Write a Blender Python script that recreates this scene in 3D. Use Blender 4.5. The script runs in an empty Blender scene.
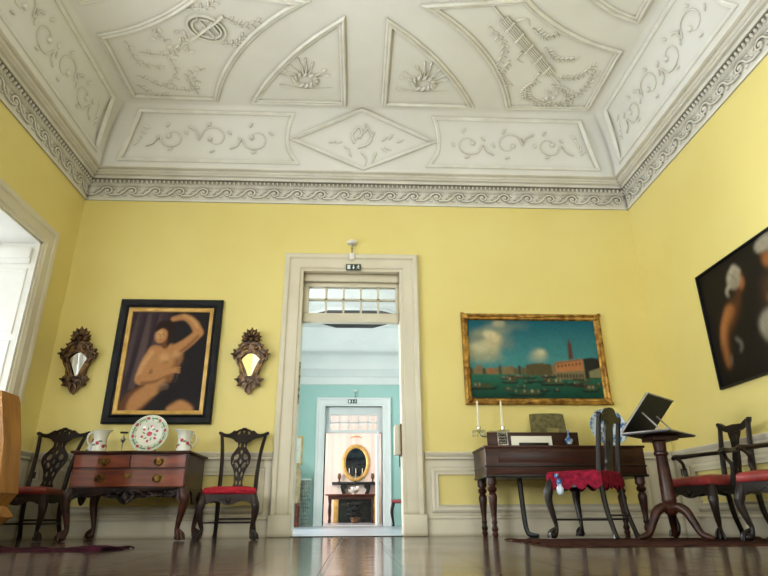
import bpy, bmesh, math, random
import numpy as np
from mathutils import Vector, Matrix
from mathutils.geometry import tessellate_polygon
random.seed(7)
LW1, LW2, LW3, EXPO = 24, 305, 305, 0.0
FRONT_FILL = 155
PI = math.pi
COL = bpy.context.scene.collection
sc = bpy.context.scene

# ------------------------------------------------------------------ camera
F, PITCH, YAW, ROLL = 571.78, 0.3785, 0.0489, -0.0060
CAM = np.array([0.0, -6.1, 0.193])
_f = np.array([math.sin(YAW)*math.cos(PITCH), math.cos(YAW)*math.cos(PITCH), math.sin(PITCH)])
_r0 = np.array([math.cos(YAW), -math.sin(YAW), 0.0]); _u0 = np.cross(_r0, _f)
_r = _r0*math.cos(ROLL) + _u0*math.sin(ROLL); _u = -_r0*math.sin(ROLL) + _u0*math.cos(ROLL)
cd = bpy.data.cameras.new('camera'); cam = bpy.data.objects.new('camera', cd); COL.objects.link(cam)
cd.sensor_width = 36; cd.lens = F/768*36; cd.clip_start = 0.02; cd.clip_end = 200
m3 = Matrix((_r, _u, -_f)).transposed()
cam.matrix_world = Matrix.Translation(Vector(CAM)) @ m3.to_4x4()
sc.camera = cam

XL, XR, YF, ZC = -3.254, 3.344, -6.9, 4.79          # room: side walls, front wall, ceiling
XM = (XL+XR)/2
DL, DR, DT = -0.847, 0.706, 3.015                    # door casing, outer
IL, IR, IT = -0.626, 0.476, 2.81                     # door opening

# ------------------------------------------------------------------ materials
def srgb(r, g, b):
    return tuple(((c/255)/12.92 if c/255 <= .04045 else ((c/255+.055)/1.055)**2.4) for c in (r, g, b))

def mat(name, c1, c2=None, scale=4, rough=.5, metal=0, bump=0, bscale=None, stretch=(1, 1, 1), coat=0, spec=.5, detail=4, rough2=None, contrast=(.35, .65), ao=None):
    m = bpy.data.materials.new(name); m.use_nodes = True
    nt = m.node_tree; b = nt.nodes['Principled BSDF']
    b.inputs['Roughness'].default_value = rough; b.inputs['Metallic'].default_value = metal
    b.inputs['Specular IOR Level'].default_value = spec
    b.inputs['Coat Weight'].default_value = coat; b.inputs['Coat Roughness'].default_value = .12
    c2 = c2 or tuple(x*.88 for x in c1)
    tc = nt.nodes.new('ShaderNodeTexCoord'); mp = nt.nodes.new('ShaderNodeMapping')
    mp.inputs['Scale'].default_value = stretch
    nt.links.new(tc.outputs['Object'], mp.inputs['Vector'])
    n = nt.nodes.new('ShaderNodeTexNoise'); n.inputs['Scale'].default_value = scale; n.inputs['Detail'].default_value = detail
    nt.links.new(mp.outputs['Vector'], n.inputs['Vector'])
    r = nt.nodes.new('ShaderNodeValToRGB')
    r.color_ramp.elements[0].position, r.color_ramp.elements[1].position = contrast
    r.color_ramp.elements[0].color = (*c2, 1); r.color_ramp.elements[1].color = (*c1, 1)
    nt.links.new(n.outputs['Fac'], r.inputs['Fac']); nt.links.new(r.outputs['Color'], b.inputs['Base Color'])
    if ao:  # crevice shade multiplied into the base colour to deepen relief
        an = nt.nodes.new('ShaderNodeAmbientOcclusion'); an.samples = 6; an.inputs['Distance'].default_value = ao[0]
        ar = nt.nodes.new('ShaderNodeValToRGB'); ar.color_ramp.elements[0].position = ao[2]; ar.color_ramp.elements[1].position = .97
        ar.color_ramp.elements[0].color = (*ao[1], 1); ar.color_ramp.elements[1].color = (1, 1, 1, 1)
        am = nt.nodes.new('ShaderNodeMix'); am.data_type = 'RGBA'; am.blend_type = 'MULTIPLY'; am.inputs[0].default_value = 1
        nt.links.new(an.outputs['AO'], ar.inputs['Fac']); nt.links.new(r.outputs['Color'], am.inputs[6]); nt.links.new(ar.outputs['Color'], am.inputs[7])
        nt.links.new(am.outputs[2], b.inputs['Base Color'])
    if rough2 is not None:
        mr = nt.nodes.new('ShaderNodeMapRange'); mr.inputs['To Min'].default_value = rough; mr.inputs['To Max'].default_value = rough2
        nt.links.new(n.outputs['Fac'], mr.inputs['Value']); nt.links.new(mr.outputs['Result'], b.inputs['Roughness'])
    if bump:
        n2 = nt.nodes.new('ShaderNodeTexNoise'); n2.inputs['Scale'].default_value = bscale or scale*4
        nt.links.new(mp.outputs['Vector'], n2.inputs['Vector'])
        bp = nt.nodes.new('ShaderNodeBump'); bp.inputs['Strength'].default_value = bump; bp.inputs['Distance'].default_value = .01
        nt.links.new(n2.outputs['Fac'], bp.inputs['Height']); nt.links.new(bp.outputs['Normal'], b.inputs['Normal'])
    return m

def glass_mat(name, tint=(1, 1, 1), mixf=.12, rough=.02):
    m = bpy.data.materials.new(name); m.use_nodes = True; nt = m.node_tree
    nt.nodes.remove(nt.nodes['Principled BSDF'])
    t = nt.nodes.new('ShaderNodeBsdfTransparent'); t.inputs[0].default_value = (*tint, 1)
    g = nt.nodes.new('ShaderNodeBsdfGlossy'); g.inputs['Roughness'].default_value = rough
    mx = nt.nodes.new('ShaderNodeMixShader'); mx.inputs[0].default_value = mixf
    nt.links.new(t.outputs[0], mx.inputs[1]); nt.links.new(g.outputs[0], mx.inputs[2])
    nt.links.new(mx.outputs[0], nt.nodes['Material Output'].inputs['Surface'])
    return m

def paint_mat(name, rough=.6):
    m = bpy.data.materials.new(name); m.use_nodes = True; nt = m.node_tree; b = nt.nodes['Principled BSDF']
    b.inputs['Roughness'].default_value = rough; b.inputs['Specular IOR Level'].default_value = .15
    a = nt.nodes.new('ShaderNodeVertexColor'); a.layer_name = 'paint'
    tc = nt.nodes.new('ShaderNodeTexCoord'); n = nt.nodes.new('ShaderNodeTexNoise'); n.inputs['Scale'].default_value = 40
    nt.links.new(tc.outputs['Object'], n.inputs['Vector'])
    mr = nt.nodes.new('ShaderNodeMapRange'); mr.inputs['To Min'].default_value = .9; mr.inputs['To Max'].default_value = 1.08
    nt.links.new(n.outputs['Fac'], mr.inputs['Value'])
    mx = nt.nodes.new('ShaderNodeMix'); mx.data_type = 'RGBA'; mx.blend_type = 'MULTIPLY'; mx.inputs[0].default_value = 1
    nt.links.new(a.outputs['Color'], mx.inputs[6]); nt.links.new(mr.outputs['Result'], mx.inputs[7])
    nt.links.new(mx.outputs[2], b.inputs['Base Color'])
    return m

M = {}
M['yellow'] = mat('yellow_wall_paint', srgb(234, 219, 143), srgb(230, 213, 133), scale=.8, rough=.55, bump=.06, bscale=30)
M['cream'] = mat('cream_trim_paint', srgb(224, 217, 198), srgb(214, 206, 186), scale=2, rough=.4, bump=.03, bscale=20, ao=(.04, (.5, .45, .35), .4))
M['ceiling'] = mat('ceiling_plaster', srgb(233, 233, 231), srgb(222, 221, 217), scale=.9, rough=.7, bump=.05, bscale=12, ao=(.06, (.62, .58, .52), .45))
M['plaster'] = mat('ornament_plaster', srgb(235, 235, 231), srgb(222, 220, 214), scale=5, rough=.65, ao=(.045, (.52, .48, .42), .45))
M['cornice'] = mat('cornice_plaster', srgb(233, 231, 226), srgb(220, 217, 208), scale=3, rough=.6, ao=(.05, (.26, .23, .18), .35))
M['white'] = mat('white_paint', srgb(240, 238, 232), srgb(232, 230, 224), scale=3, rough=.4)
M['aqua'] = mat('aqua_wall_paint', srgb(172, 207, 198), srgb(164, 200, 190), scale=1, rough=.6)
M['coolwhite'] = mat('cool_white_paint', srgb(235, 234, 230), srgb(226, 225, 222), scale=1, rough=.5)
M['pink'] = mat('pink_striped_silk', srgb(248, 235, 222), srgb(238, 212, 202), scale=3, rough=.7, stretch=(4, 1, .1))
M['walnut'] = mat('carved_dark_walnut', srgb(46, 29, 25), srgb(18, 11, 11), scale=6, rough=.42, stretch=(1, 1, .3), spec=.3)
M['ebony'] = mat('black_polished_wood', srgb(34, 23, 19), srgb(14, 10, 9), scale=6, rough=.34, spec=.35)
M['mahogany'] = mat('red_mahogany', srgb(128, 58, 29), srgb(76, 31, 17), scale=5, rough=.36, stretch=(.35, 1, 3), spec=.4)
M['dmahogany'] = mat('dark_mahogany', srgb(70, 34, 22), srgb(36, 17, 12), scale=4, rough=.36, stretch=(.3, 1, 3), spec=.35)
M['brass'] = mat('aged_brass', srgb(128, 96, 50), srgb(56, 38, 20), scale=40, rough=.4, metal=1)
M['gold'] = mat('gilt_wood', srgb(196, 152, 74), srgb(120, 80, 32), scale=14, rough=.4, metal=.7)
M['gilt'] = mat('pale_gilt_slip', srgb(224, 186, 110), srgb(196, 154, 80), scale=9, rough=.4, metal=.3)
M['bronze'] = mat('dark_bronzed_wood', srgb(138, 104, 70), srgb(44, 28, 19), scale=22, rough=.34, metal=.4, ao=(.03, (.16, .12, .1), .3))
M['blackframe'] = mat('black_lacquer_frame', srgb(24, 25, 32), srgb(10, 10, 15), scale=8, rough=.45, spec=.2)
M['red'] = mat('red_damask', srgb(182, 34, 50), srgb(140, 20, 36), scale=30, rough=.7, bump=.2, bscale=90, spec=.2)
M['crimson'] = mat('crimson_velvet', srgb(150, 18, 50), srgb(96, 8, 30), scale=26, rough=.75, bump=.4, bscale=60, spec=.15)
M['dustyred'] = mat('faded_red_leather', srgb(150, 52, 48), srgb(112, 32, 32), scale=8, rough=.4)
M['carton'] = mat('tan_cardboard', srgb(176, 124, 54), srgb(146, 96, 38), scale=3, rough=.5, stretch=(4, 4, .5), bump=.15, bscale=8)
M['rug'] = mat('plum_rug_wool', srgb(66, 26, 38), srgb(20, 10, 15), scale=9, rough=.95, bump=.5, bscale=40, spec=.05)
M['brug'] = mat('brown_rug_wool', srgb(84, 52, 42), srgb(34, 20, 19), scale=14, rough=.95, bump=.5, bscale=40, spec=.05)
M['porcelain'] = mat('white_porcelain', srgb(232, 232, 222), srgb(220, 220, 210), scale=6, rough=.15, coat=.5)
M['rose'] = mat('rose_enamel', srgb(196, 70, 96), srgb(170, 50, 70), scale=20, rough=.25)
M['palegreen'] = mat('pale_green_glaze', srgb(204, 214, 192), srgb(186, 200, 176), scale=40, rough=.2)
M['leaf'] = mat('green_enamel', srgb(110, 136, 104), srgb(90, 116, 88), scale=20, rough=.3)
M['bluewhite'] = mat('blue_and_white_glaze', srgb(196, 212, 226), srgb(52, 98, 156), scale=14, rough=.15, coat=.5, contrast=(.44, .56))
M['silver'] = mat('tarnished_silver', srgb(190, 186, 180), srgb(110, 104, 98), scale=24, rough=.3, metal=1)
M['glass'] = glass_mat('clear_glass', (.97, .98, .98), .1)
M['crystal'] = glass_mat('cut_crystal', (.93, .95, .97), .35, .08)
M['candle'] = mat('ivory_wax', srgb(245, 238, 215), srgb(238, 228, 200), rough=.5)
M['paper'] = mat('white_card', srgb(240, 236, 222), srgb(230, 226, 212), rough=.7)
M['olive'] = mat('olive_tapestry', srgb(116, 108, 68), srgb(84, 78, 46), scale=25, rough=.85, bump=.2, bscale=80)
M['olive2'] = mat('faded_tapestry_patch', srgb(152, 140, 88), srgb(128, 116, 70), scale=25, rough=.85)
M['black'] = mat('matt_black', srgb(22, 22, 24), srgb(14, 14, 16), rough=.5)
M['greyedge'] = mat('lit_edge_grey', srgb(176, 172, 172), srgb(130, 126, 126), rough=.4)  # pale grey paints the light caught along the reading stand's edges
M['mirror'] = mat('mirror_glass', (.86, .87, .86), (.82, .83, .82), rough=.04, metal=1)
M['signdark'] = mat('sign_dark_green', srgb(16, 44, 36), srgb(14, 40, 32), rough=.4)
M['signwhite'] = mat('sign_white', srgb(235, 240, 236), srgb(228, 234, 230), rough=.4)
M['beige'] = mat('beige_upholstery', srgb(190, 168, 130), srgb(160, 138, 104), scale=12, rough=.8)
M['darkcanvas'] = mat('dark_ceiling_canvas', srgb(44, 42, 40), srgb(26, 25, 26), scale=3, rough=.6)
M['marble'] = mat('black_marble', srgb(30, 32, 34), srgb(18, 20, 22), scale=5, rough=.2)
M['canvas'] = paint_mat('oil_paint')

def floor_mat():
    m = bpy.data.materials.new('varnished_floorboards'); m.use_nodes = True; nt = m.node_tree; b = nt.nodes['Principled BSDF']
    tc = nt.nodes.new('ShaderNodeTexCoord')
    mp = nt.nodes.new('ShaderNodeMapping'); mp.inputs['Rotation'].default_value = (0, 0, PI/2); mp.inputs['Location'].default_value = (0, .12, 0)
    nt.links.new(tc.outputs['Object'], mp.inputs['Vector'])
    br = nt.nodes.new('ShaderNodeTexBrick'); br.inputs['Scale'].default_value = 1; br.inputs['Brick Width'].default_value = 2.6
    br.inputs['Row Height'].default_value = .31; br.inputs['Mortar Size'].default_value = .012; br.inputs['Mortar Smooth'].default_value = .3
    br.inputs['Color1'].default_value = (*srgb(122, 104, 94), 1); br.inputs['Color2'].default_value = (*srgb(88, 74, 67), 1); br.inputs['Mortar'].default_value = (*srgb(22, 16, 14), 1)
    nt.links.new(mp.outputs['Vector'], br.inputs['Vector'])
    mp2 = nt.nodes.new('ShaderNodeMapping'); mp2.inputs['Scale'].default_value = (14, .8, 1)
    nt.links.new(tc.outputs['Object'], mp2.inputs['Vector'])
    n = nt.nodes.new('ShaderNodeTexNoise'); n.inputs['Scale'].default_value = 2.2; n.inputs['Detail'].default_value = 6
    nt.links.new(mp2.outputs['Vector'], n.inputs['Vector'])
    mx = nt.nodes.new('ShaderNodeMix'); mx.data_type = 'RGBA'; mx.blend_type = 'MULTIPLY'; mx.inputs[0].default_value = .75
    r = nt.nodes.new('ShaderNodeValToRGB'); r.color_ramp.elements[0].color = (.35, .32, .3, 1); r.color_ramp.elements[0].position = .3; r.color_ramp.elements[1].position = .7
    nt.links.new(n.outputs['Fac'], r.inputs['Fac']); nt.links.new(br.outputs['Color'], mx.inputs[6]); nt.links.new(r.outputs['Color'], mx.inputs[7])
    nt.links.new(mx.outputs[2], b.inputs['Base Color'])
    n3 = nt.nodes.new('ShaderNodeTexNoise'); n3.inputs['Scale'].default_value = 1.6; n3.inputs['Detail'].default_value = 5
    nt.links.new(tc.outputs['Object'], n3.inputs['Vector'])
    mr = nt.nodes.new('ShaderNodeMapRange'); mr.inputs['To Min'].default_value = .07; mr.inputs['To Max'].default_value = .2
    nt.links.new(n3.outputs['Fac'], mr.inputs['Value']); nt.links.new(mr.outputs['Result'], b.inputs['Roughness'])
    n2 = nt.nodes.new('ShaderNodeTexNoise'); n2.inputs['Scale'].default_value = 2.2; n2.inputs['Detail'].default_value = 4
    mp3 = nt.nodes.new('ShaderNodeMapping'); mp3.inputs['Scale'].default_value = (1, 3.2, 1); nt.links.new(tc.outputs['Object'], mp3.inputs['Vector']); nt.links.new(mp3.outputs['Vector'], n2.inputs['Vector'])
    ad = nt.nodes.new('ShaderNodeMath'); ad.operation = 'MULTIPLY_ADD'; ad.inputs[1].default_value = -.9
    nt.links.new(br.outputs['Fac'], ad.inputs[0]); nt.links.new(n2.outputs['Fac'], ad.inputs[2])
    bp = nt.nodes.new('ShaderNodeBump'); bp.inputs['Strength'].default_value = .26; bp.inputs['Distance'].default_value = .01
    nt.links.new(ad.outputs[0], bp.inputs['Height']); nt.links.new(bp.outputs['Normal'], b.inputs['Normal'])
    b.inputs['Specular IOR Level'].default_value = .55
    return m
M['floor'] = floor_mat()

# ------------------------------------------------------------------ mesh helpers
def cr(pts, k=6, closed=False):
    """Catmull-Rom through the points"""
    P = [np.array(p, float) for p in pts]; n = len(P); out = []
    rng = range(n) if closed else range(n-1)
    for i in rng:
        p0 = P[(i-1) % n] if closed or i > 0 else P[0]*2-P[1]
        p1 = P[i]; p2 = P[(i+1) % n]
        p3 = P[(i+2) % n] if closed or i+2 < n else P[-1]*2-P[-2]
        for j in range(k):
            t = j/k
            out.append(.5*((2*p1)+(-p0+p2)*t+(2*p0-5*p1+4*p2-p3)*t*t+(-p0+3*p1-3*p2+p3)*t**3))
    if not closed: out.append(P[-1])
    return out

class MB:
    def __init__(s): s.bm = bmesh.new()
    def quadmesh(s, rings, closed_ring=True, cap0=True, cap1=True):
        vs = [[s.bm.verts.new(tuple(p)) for p in ring] for ring in rings]
        n = len(vs[0])
        for a, b in zip(vs[:-1], vs[1:]):
            for i in range(n if closed_ring else n-1):
                j = (i+1) % n
                try: s.bm.faces.new((a[i], a[j], b[j], b[i]))
                except ValueError: pass
        if closed_ring and cap0:
            try: s.bm.faces.new(list(reversed(vs[0])))
            except ValueError: pass
        if closed_ring and cap1:
            try: s.bm.faces.new(vs[-1])
            except ValueError: pass
        return s
    def box(s, x0, x1, y0, y1, z0, z1, bev=0, T=None):
        t = bmesh.new()
        vs = [t.verts.new((x, y, z)) for z in (z0, z1) for y in (y0, y1) for x in (x0, x1)]
        for f in ((0, 2, 3, 1), (4, 5, 7, 6), (0, 1, 5, 4), (2, 6, 7, 3), (0, 4, 6, 2), (1, 3, 7, 5)):
            t.faces.new([vs[i] for i in f])
        if bev: bmesh.ops.bevel(t, geom=list(t.edges), offset=bev, segments=2, affect='EDGES', profile=.5)
        s.merge(t, T); return s
    def merge(s, t, T=None):
        mp = {}
        for v in t.verts: mp[v] = s.bm.verts.new((T @ v.co) if T is not None else v.co)
        for f in t.faces:
            try: s.bm.faces.new([mp[v] for v in f.verts])
            except ValueError: pass
        t.free()
    def tube(s, pts, rad, n=8, k=0, flat=None, T=None):
        """round bar through the points; rad a number or one per point; flat=(a,b) squashes the section"""
        P = [np.array(p, float) for p in pts]
        R = list(rad) if hasattr(rad, '__len__') else [rad]*len(P)
        if k:
            Q = cr([np.append(p, r) for p, r in zip(P, R)], k); P = [q[:3] for q in Q]; R = [max(q[3], .0005) for q in Q]
        P = [Vector(p) for p in P]
        tan = [(P[min(i+1, len(P)-1)]-P[max(i-1, 0)]).normalized() for i in range(len(P))]
        up = Vector((0, 0, 1)) if abs(tan[0].z) < .9 else Vector((1, 0, 0))
        nrm = tan[0].cross(up).normalized(); rings = []
        for i, p in enumerate(P):
            nrm = (nrm - tan[i]*nrm.dot(tan[i]))
            if nrm.length < 1e-6: nrm = tan[i].orthogonal()
            nrm.normalize(); bn = tan[i].cross(nrm); fa, fb = flat or (1, 1)
            rings.append([p+(nrm*math.cos(a)*fa+bn*math.sin(a)*fb)*R[i] for a in [2*PI*j/n for j in range(n)]])
        if T is not None: rings = [[T @ v for v in r] for r in rings]
        return s.quadmesh(rings)
    def lathe(s, prof, n=16, T=None, at=(0, 0, 0)):
        rings = [[Vector((at[0]+max(r, .0004)*math.cos(2*PI*j/n), at[1]+max(r, .0004)*math.sin(2*PI*j/n), at[2]+z)) for j in range(n)] for r, z in prof]
        if T is not None: rings = [[T @ v for v in r] for r in rings]
        return s.quadmesh(rings)
    def ball(s, c, r, n=10, T=None):
        r = r if hasattr(r, '__len__') else (r, r, r)
        rings = []
        for i in range(1, n//2+1):
            a = PI*i/(n//2+1)
            rings.append([Vector((c[0]+r[0]*math.sin(a)*math.cos(2*PI*j/n), c[1]+r[1]*math.sin(a)*math.sin(2*PI*j/n), c[2]-r[2]*math.cos(a))) for j in range(n)])
        if T is not None: rings = [[T @ v for v in q] for q in rings]
        return s.quadmesh(rings)
    def plate(s, outer, holes, d0, d1, Mp):
        """flat piece cut from a board: 2D outline with holes, from depth d0 to d1, Mp(x, d, z) -> point"""
        loops = [outer]+list(holes)
        tri = tessellate_polygon([[Vector((p[0], p[1], 0)) for p in l] for l in loops])
        flatp = [p for l in loops for p in l]
        A = [s.bm.verts.new(Mp(p[0], d0, p[1])) for p in flatp]; B = [s.bm.verts.new(Mp(p[0], d1, p[1])) for p in flatp]
        for t in tri:
            for V, o in ((A, 1), (B, -1)):
                try: s.bm.faces.new([V[i] for i in (t if o == 1 else reversed(t))])
                except ValueError: pass
        k = 0
        for l in loops:
            n = len(l)
            for i in range(n):
                a, b = k+i, k+(i+1) % n
                try: s.bm.faces.new((A[a], A[b], B[b], B[a]))
                except ValueError: pass
            k += n
        return s
    def sweep(s, path, prof, Mp, closed=False):
        """run a moulding profile [(sideways, out)] along a 2D path with mitred corners; Mp(u, v, h) -> point"""
        P = [np.array(p, float) for p in path]; n = len(P); rings = []
        for i in range(n):
            a = P[i]-P[i-1] if (i > 0 or closed) else P[1]-P[0]
            b = P[(i+1) % n]-P[i] if (i < n-1 or closed) else P[-1]-P[-2]
            a = a/(np.linalg.norm(a)+1e-9); b = b/(np.linalg.norm(b)+1e-9)
            na, nb = np.array([-a[1], a[0]]), np.array([-b[1], b[0]])
            m = na+nb; m = m/(np.linalg.norm(m)+1e-9); m = m/max(.35, m@na)
            rings.append([Mp(*(P[i]+m*w), h) for w, h in prof])
        if closed: rings.append(rings[0])
        return s.quadmesh(rings, cap0=not closed, cap1=not closed)
    def blob(s, u, v, ang, ln, wd, h, Mp, n=8):
        """small leaf or berry lying on a mapped surface"""
        c, si = math.cos(ang), math.sin(ang)
        f = lambda a, b, hh: Mp(u+a*c-b*si, v+a*si+b*c, hh)
        rings = []
        for q, hh in ((1, 0), (.75, .7*h), (.3, h)):
            rings.append([f(math.cos(2*PI*j/n)*ln*q, math.sin(2*PI*j/n)*wd*q, hh) for j in range(n)])
        return s.quadmesh(rings, cap0=False)
    def line(s, pts, w, h, Mp, k=5, taper=True):
        """raised stem following a 2D curve on a mapped surface"""
        Q = cr(pts, k) if k else [np.array(p, float) for p in pts]; n = len(Q); rings = []
        for i in range(n):
            a = Q[min(i+1, n-1)]-Q[max(i-1, 0)]; a = a/(np.linalg.norm(a)+1e-9); nn = np.array([-a[1], a[0]])
            q = (1-.75*i/(n-1)) if taper else 1
            rings.append([Mp(*(Q[i]+nn*w*q*x), h*q*y) for x, y in ((-1, 0), (-.6, .8), (.6, .8), (1, 0))])
        return s.quadmesh(rings)
    def add(s, other, idx):
        """lay another mesh into this one with its own material slot"""
        mp = {v: s.bm.verts.new(v.co) for v in other.bm.verts}
        for f in other.bm.faces:
            try: s.bm.faces.new([mp[v] for v in f.verts]).material_index = idx
            except ValueError: pass
        other.bm.free(); return s
    def build(s, name, material, parent=None, off=(0, 0, 0), smooth=38):
        bmesh.ops.recalc_face_normals(s.bm, faces=s.bm.faces)
        if any(off): bmesh.ops.translate(s.bm, verts=s.bm.verts, vec=tuple(-x for x in off))
        me = bpy.data.meshes.new(name); s.bm.to_mesh(me); s.bm.free()
        if smooth:
            me.polygons.foreach_set('use_smooth', [True]*len(me.polygons)); me.set_sharp_from_angle(angle=math.radians(smooth))
        for q in (material if isinstance(material, (list, tuple)) else [material]): me.materials.append(M[q] if isinstance(q, str) else q)
        o = bpy.data.objects.new(name, me); COL.objects.link(o)
        if parent is not None: o.parent = parent
        return o

def tag(o, label=None, cat=None, group=None, kind=None):
    if label: o['label'] = label
    if cat: o['category'] = cat
    if group: o['group'] = group
    if kind: o['kind'] = kind
    return o
def thing(name, label, cat, loc=(0, 0, 0), rz=0, group=None):
    o = bpy.data.objects.new(name, None); o.empty_display_size = .1; COL.objects.link(o)
    o.location = loc; o.rotation_euler = (0, 0, rz); return tag(o, label, cat, group)
def struct(o): o['kind'] = 'structure'; return o
def dup(root, loc, rz, label):
    r = root.copy(); COL.objects.link(r); r.location = loc; r.rotation_euler = (0, 0, rz); r['label'] = label
    for ch in list(root.children):
        c = ch.copy(); COL.objects.link(c); c.parent = r
        for g in list(ch.children):
            d = g.copy(); COL.objects.link(d); d.parent = c
    return r
ID = lambda x, d, z: (x, d, z)
def arc(cx, cy, r, a0, a1, n=16): return [(cx+r*math.cos(a0+(a1-a0)*i/n), cy+r*math.sin(a0+(a1-a0)*i/n)) for i in range(n+1)]
def ell(cx, cy, rx, ry, n=14, rot=0):
    return [(cx+rx*math.cos(a)*math.cos(rot)-ry*math.sin(a)*math.sin(rot), cy+rx*math.cos(a)*math.sin(rot)+ry*math.sin(a)*math.cos(rot)) for a in [2*PI*i/n for i in range(n)]]
def mirror(half): return list(half)+[(-x, z) for x, z in reversed(half) if abs(x) > 1e-6]
def at(u, v, Y):
    d = _f+_r*(u-384)/F+_u*(288-v)/F; t = (Y-CAM[1])/d[1]; return CAM+t*d

# ------------------------------------------------------------------ the main room: shell
WZ0, WZ1 = .9, 2.82
WINS = [(-1.95, -.65), (-4.1, -2.8), (-6.25, -4.95)]
struct(MB().box(XL-.7, XR+.3, YF-.3, .22, -.12, 0).build('floor', 'floor', smooth=0))
TW = .22
b = MB(); b.box(XL-.6, IL-.02, 0, TW, 0, 4.95); b.box(IR+.02, XR+.2, 0, TW, 0, 4.95); b.box(IL-.02, IR+.02, 0, TW, IT+.02, 4.95)
struct(b.build('wall_back', 'yellow', smooth=0))
struct(MB().box(XR, XR+.2, YF, 0, 0, 4.95).build('wall_right', 'yellow', smooth=0))
ADDED_FW = [(-2.35, -1.05), (1.15, 2.45)]  # unseen window openings, added to send more light onto the back wall
b = MB(); b.box(XL-.6, XR+.2, YF-.4, YF, 0, WZ0); b.box(XL-.6, XR+.2, YF-.4, YF, WZ1, 4.95)
ed = [XL-.6, ADDED_FW[0][0], ADDED_FW[0][1], ADDED_FW[1][0], ADDED_FW[1][1], XR+.2]
for i in range(0, 6, 2): b.box(ed[i], ed[i+1], YF-.4, YF, WZ0, WZ1)
struct(b.build('wall_front', 'yellow', smooth=0))
b = MB(); b.box(XL-.6, XL, YF, 0, 0, WZ0); b.box(XL-.6, XL, YF, 0, WZ1, 4.95)
ed = [YF]+[e for w in reversed(WINS) for e in w]+[0]
for i in range(0, len(ed), 2): b.box(XL-.6, XL, ed[i], ed[i+1], WZ0, WZ1)
struct(b.build('wall_left', 'yellow', smooth=0))

# windows of the left wall: casing, white reveal with panelled shutter boards, glazed frame
CAS = [(0, 0), (0, .022), (.025, .03), (.035, .042), (.13, .042), (.145, .055), (.185, .06), (.2, .045), (.205, 0)]
for k, (ya, yb) in enumerate(WINS):
    w = MB(); Ml = lambda u, v, h: (XL+h, u, v)
    w.sweep([(ya, WZ0), (ya, WZ1), (yb, WZ1), (yb, WZ0)], CAS, Ml)
    w.box(XL-.02, XL+.07, ya-.22, yb+.22, WZ0-.05, WZ0+.005, .008)
    root = struct(w.build('window_%d' % (k+1), 'cream'))
    r = MB()
    for y0, y1 in ((yb-.02, yb), (ya, ya+.02)):
        r.box(XL-.6, XL, y0, y1, WZ0, WZ1)
    r.box(XL-.6, XL, ya, yb, WZ1-.02, WZ1); r.box(XL-.6, XL, ya, yb, WZ0-.02, WZ0+.01)
    for sy, s in ((yb-.02, -1), (ya+.02, 1)):
        Mj = lambda u, v, h, sy=sy, s=s: (XL+u, sy+s*h, v)
        for z0, z1 in ((WZ0+.1, WZ0+.85), (WZ0+.95, WZ1-.32)):
            r.sweep([(-.46, z0), (-.08, z0), (-.08, z1), (-.46, z1)], [(-.02, 0), (-.012, .012), (.012, .012), (.02, 0)], Mj, closed=True)
    y0 = yb-.02
    r.box(XL-.56, XL-.05, y0-.045, y0, WZ1-.2, WZ1-.08, .01); r.box(XL-.55, XL-.05, y0-.03, y0, WZ1-.25, WZ1-.2)
    r.build('reveal', 'white', root)
    f = MB(); xa, xb = XL-.58, XL-.53
    f.box(xa, xb, ya+.02, ya+.09, WZ0, WZ1-.02); f.box(xa, xb, yb-.09, yb-.02, WZ0, WZ1-.02)
    f.box(xa, xb, ya, yb, WZ0, WZ0+.08); f.box(xa, xb, ya, yb, WZ1-.1, WZ1-.02); ym = (ya+yb)/2
    f.box(xa, xb, ym-.045, ym+.045, WZ0, WZ1-.02); f.box(xa, xb, ya, yb, WZ1-.56, WZ1-.5)
    for j in (1, 2): f.box(xa+.01, xb-.01, ya, yb, WZ0+.47*j-.012, WZ0+.47*j+.012)
    for yy in ((ya+ym)/2, (yb+ym)/2): f.box(xa+.01, xb-.01, yy-.012, yy+.012, WZ0, WZ1-.02)
    f.build('window_frame', 'white', root)
    MB().box(XL-.558, XL-.553, ya+.03, yb-.03, WZ0+.03, WZ1-.06).build('pane', 'glass', root)

for k, (xa_, xb_) in enumerate(ADDED_FW):  # casings and frames of the added, unseen front windows
    w = MB(); w.sweep([(xb_, WZ0), (xb_, WZ1), (xa_, WZ1), (xa_, WZ0)], CAS, lambda u, v, h: (u, YF+h, v)); w.box(xa_-.22, xb_+.22, YF-.02, YF+.07, WZ0-.05, WZ0+.005, .008)
    root = struct(w.build('window_%d' % (k+4), 'cream'))
    f = MB(); ym = (xa_+xb_)/2
    for x in (xa_+.04, ym, xb_-.04): f.box(x-.04, x+.04, YF-.33, YF-.28, WZ0, WZ1)
    for z in (WZ0+.04, WZ1-.04, WZ1-.5, WZ0+.5, WZ0+.95): f.box(xa_, xb_, YF-.325, YF-.285, z-.03, z+.03)
    f.build('window_frame', 'white', root); MB().box(xa_, xb_, YF-.307, YF-.303, WZ0, WZ1).build('pane', 'glass', root)

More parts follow.
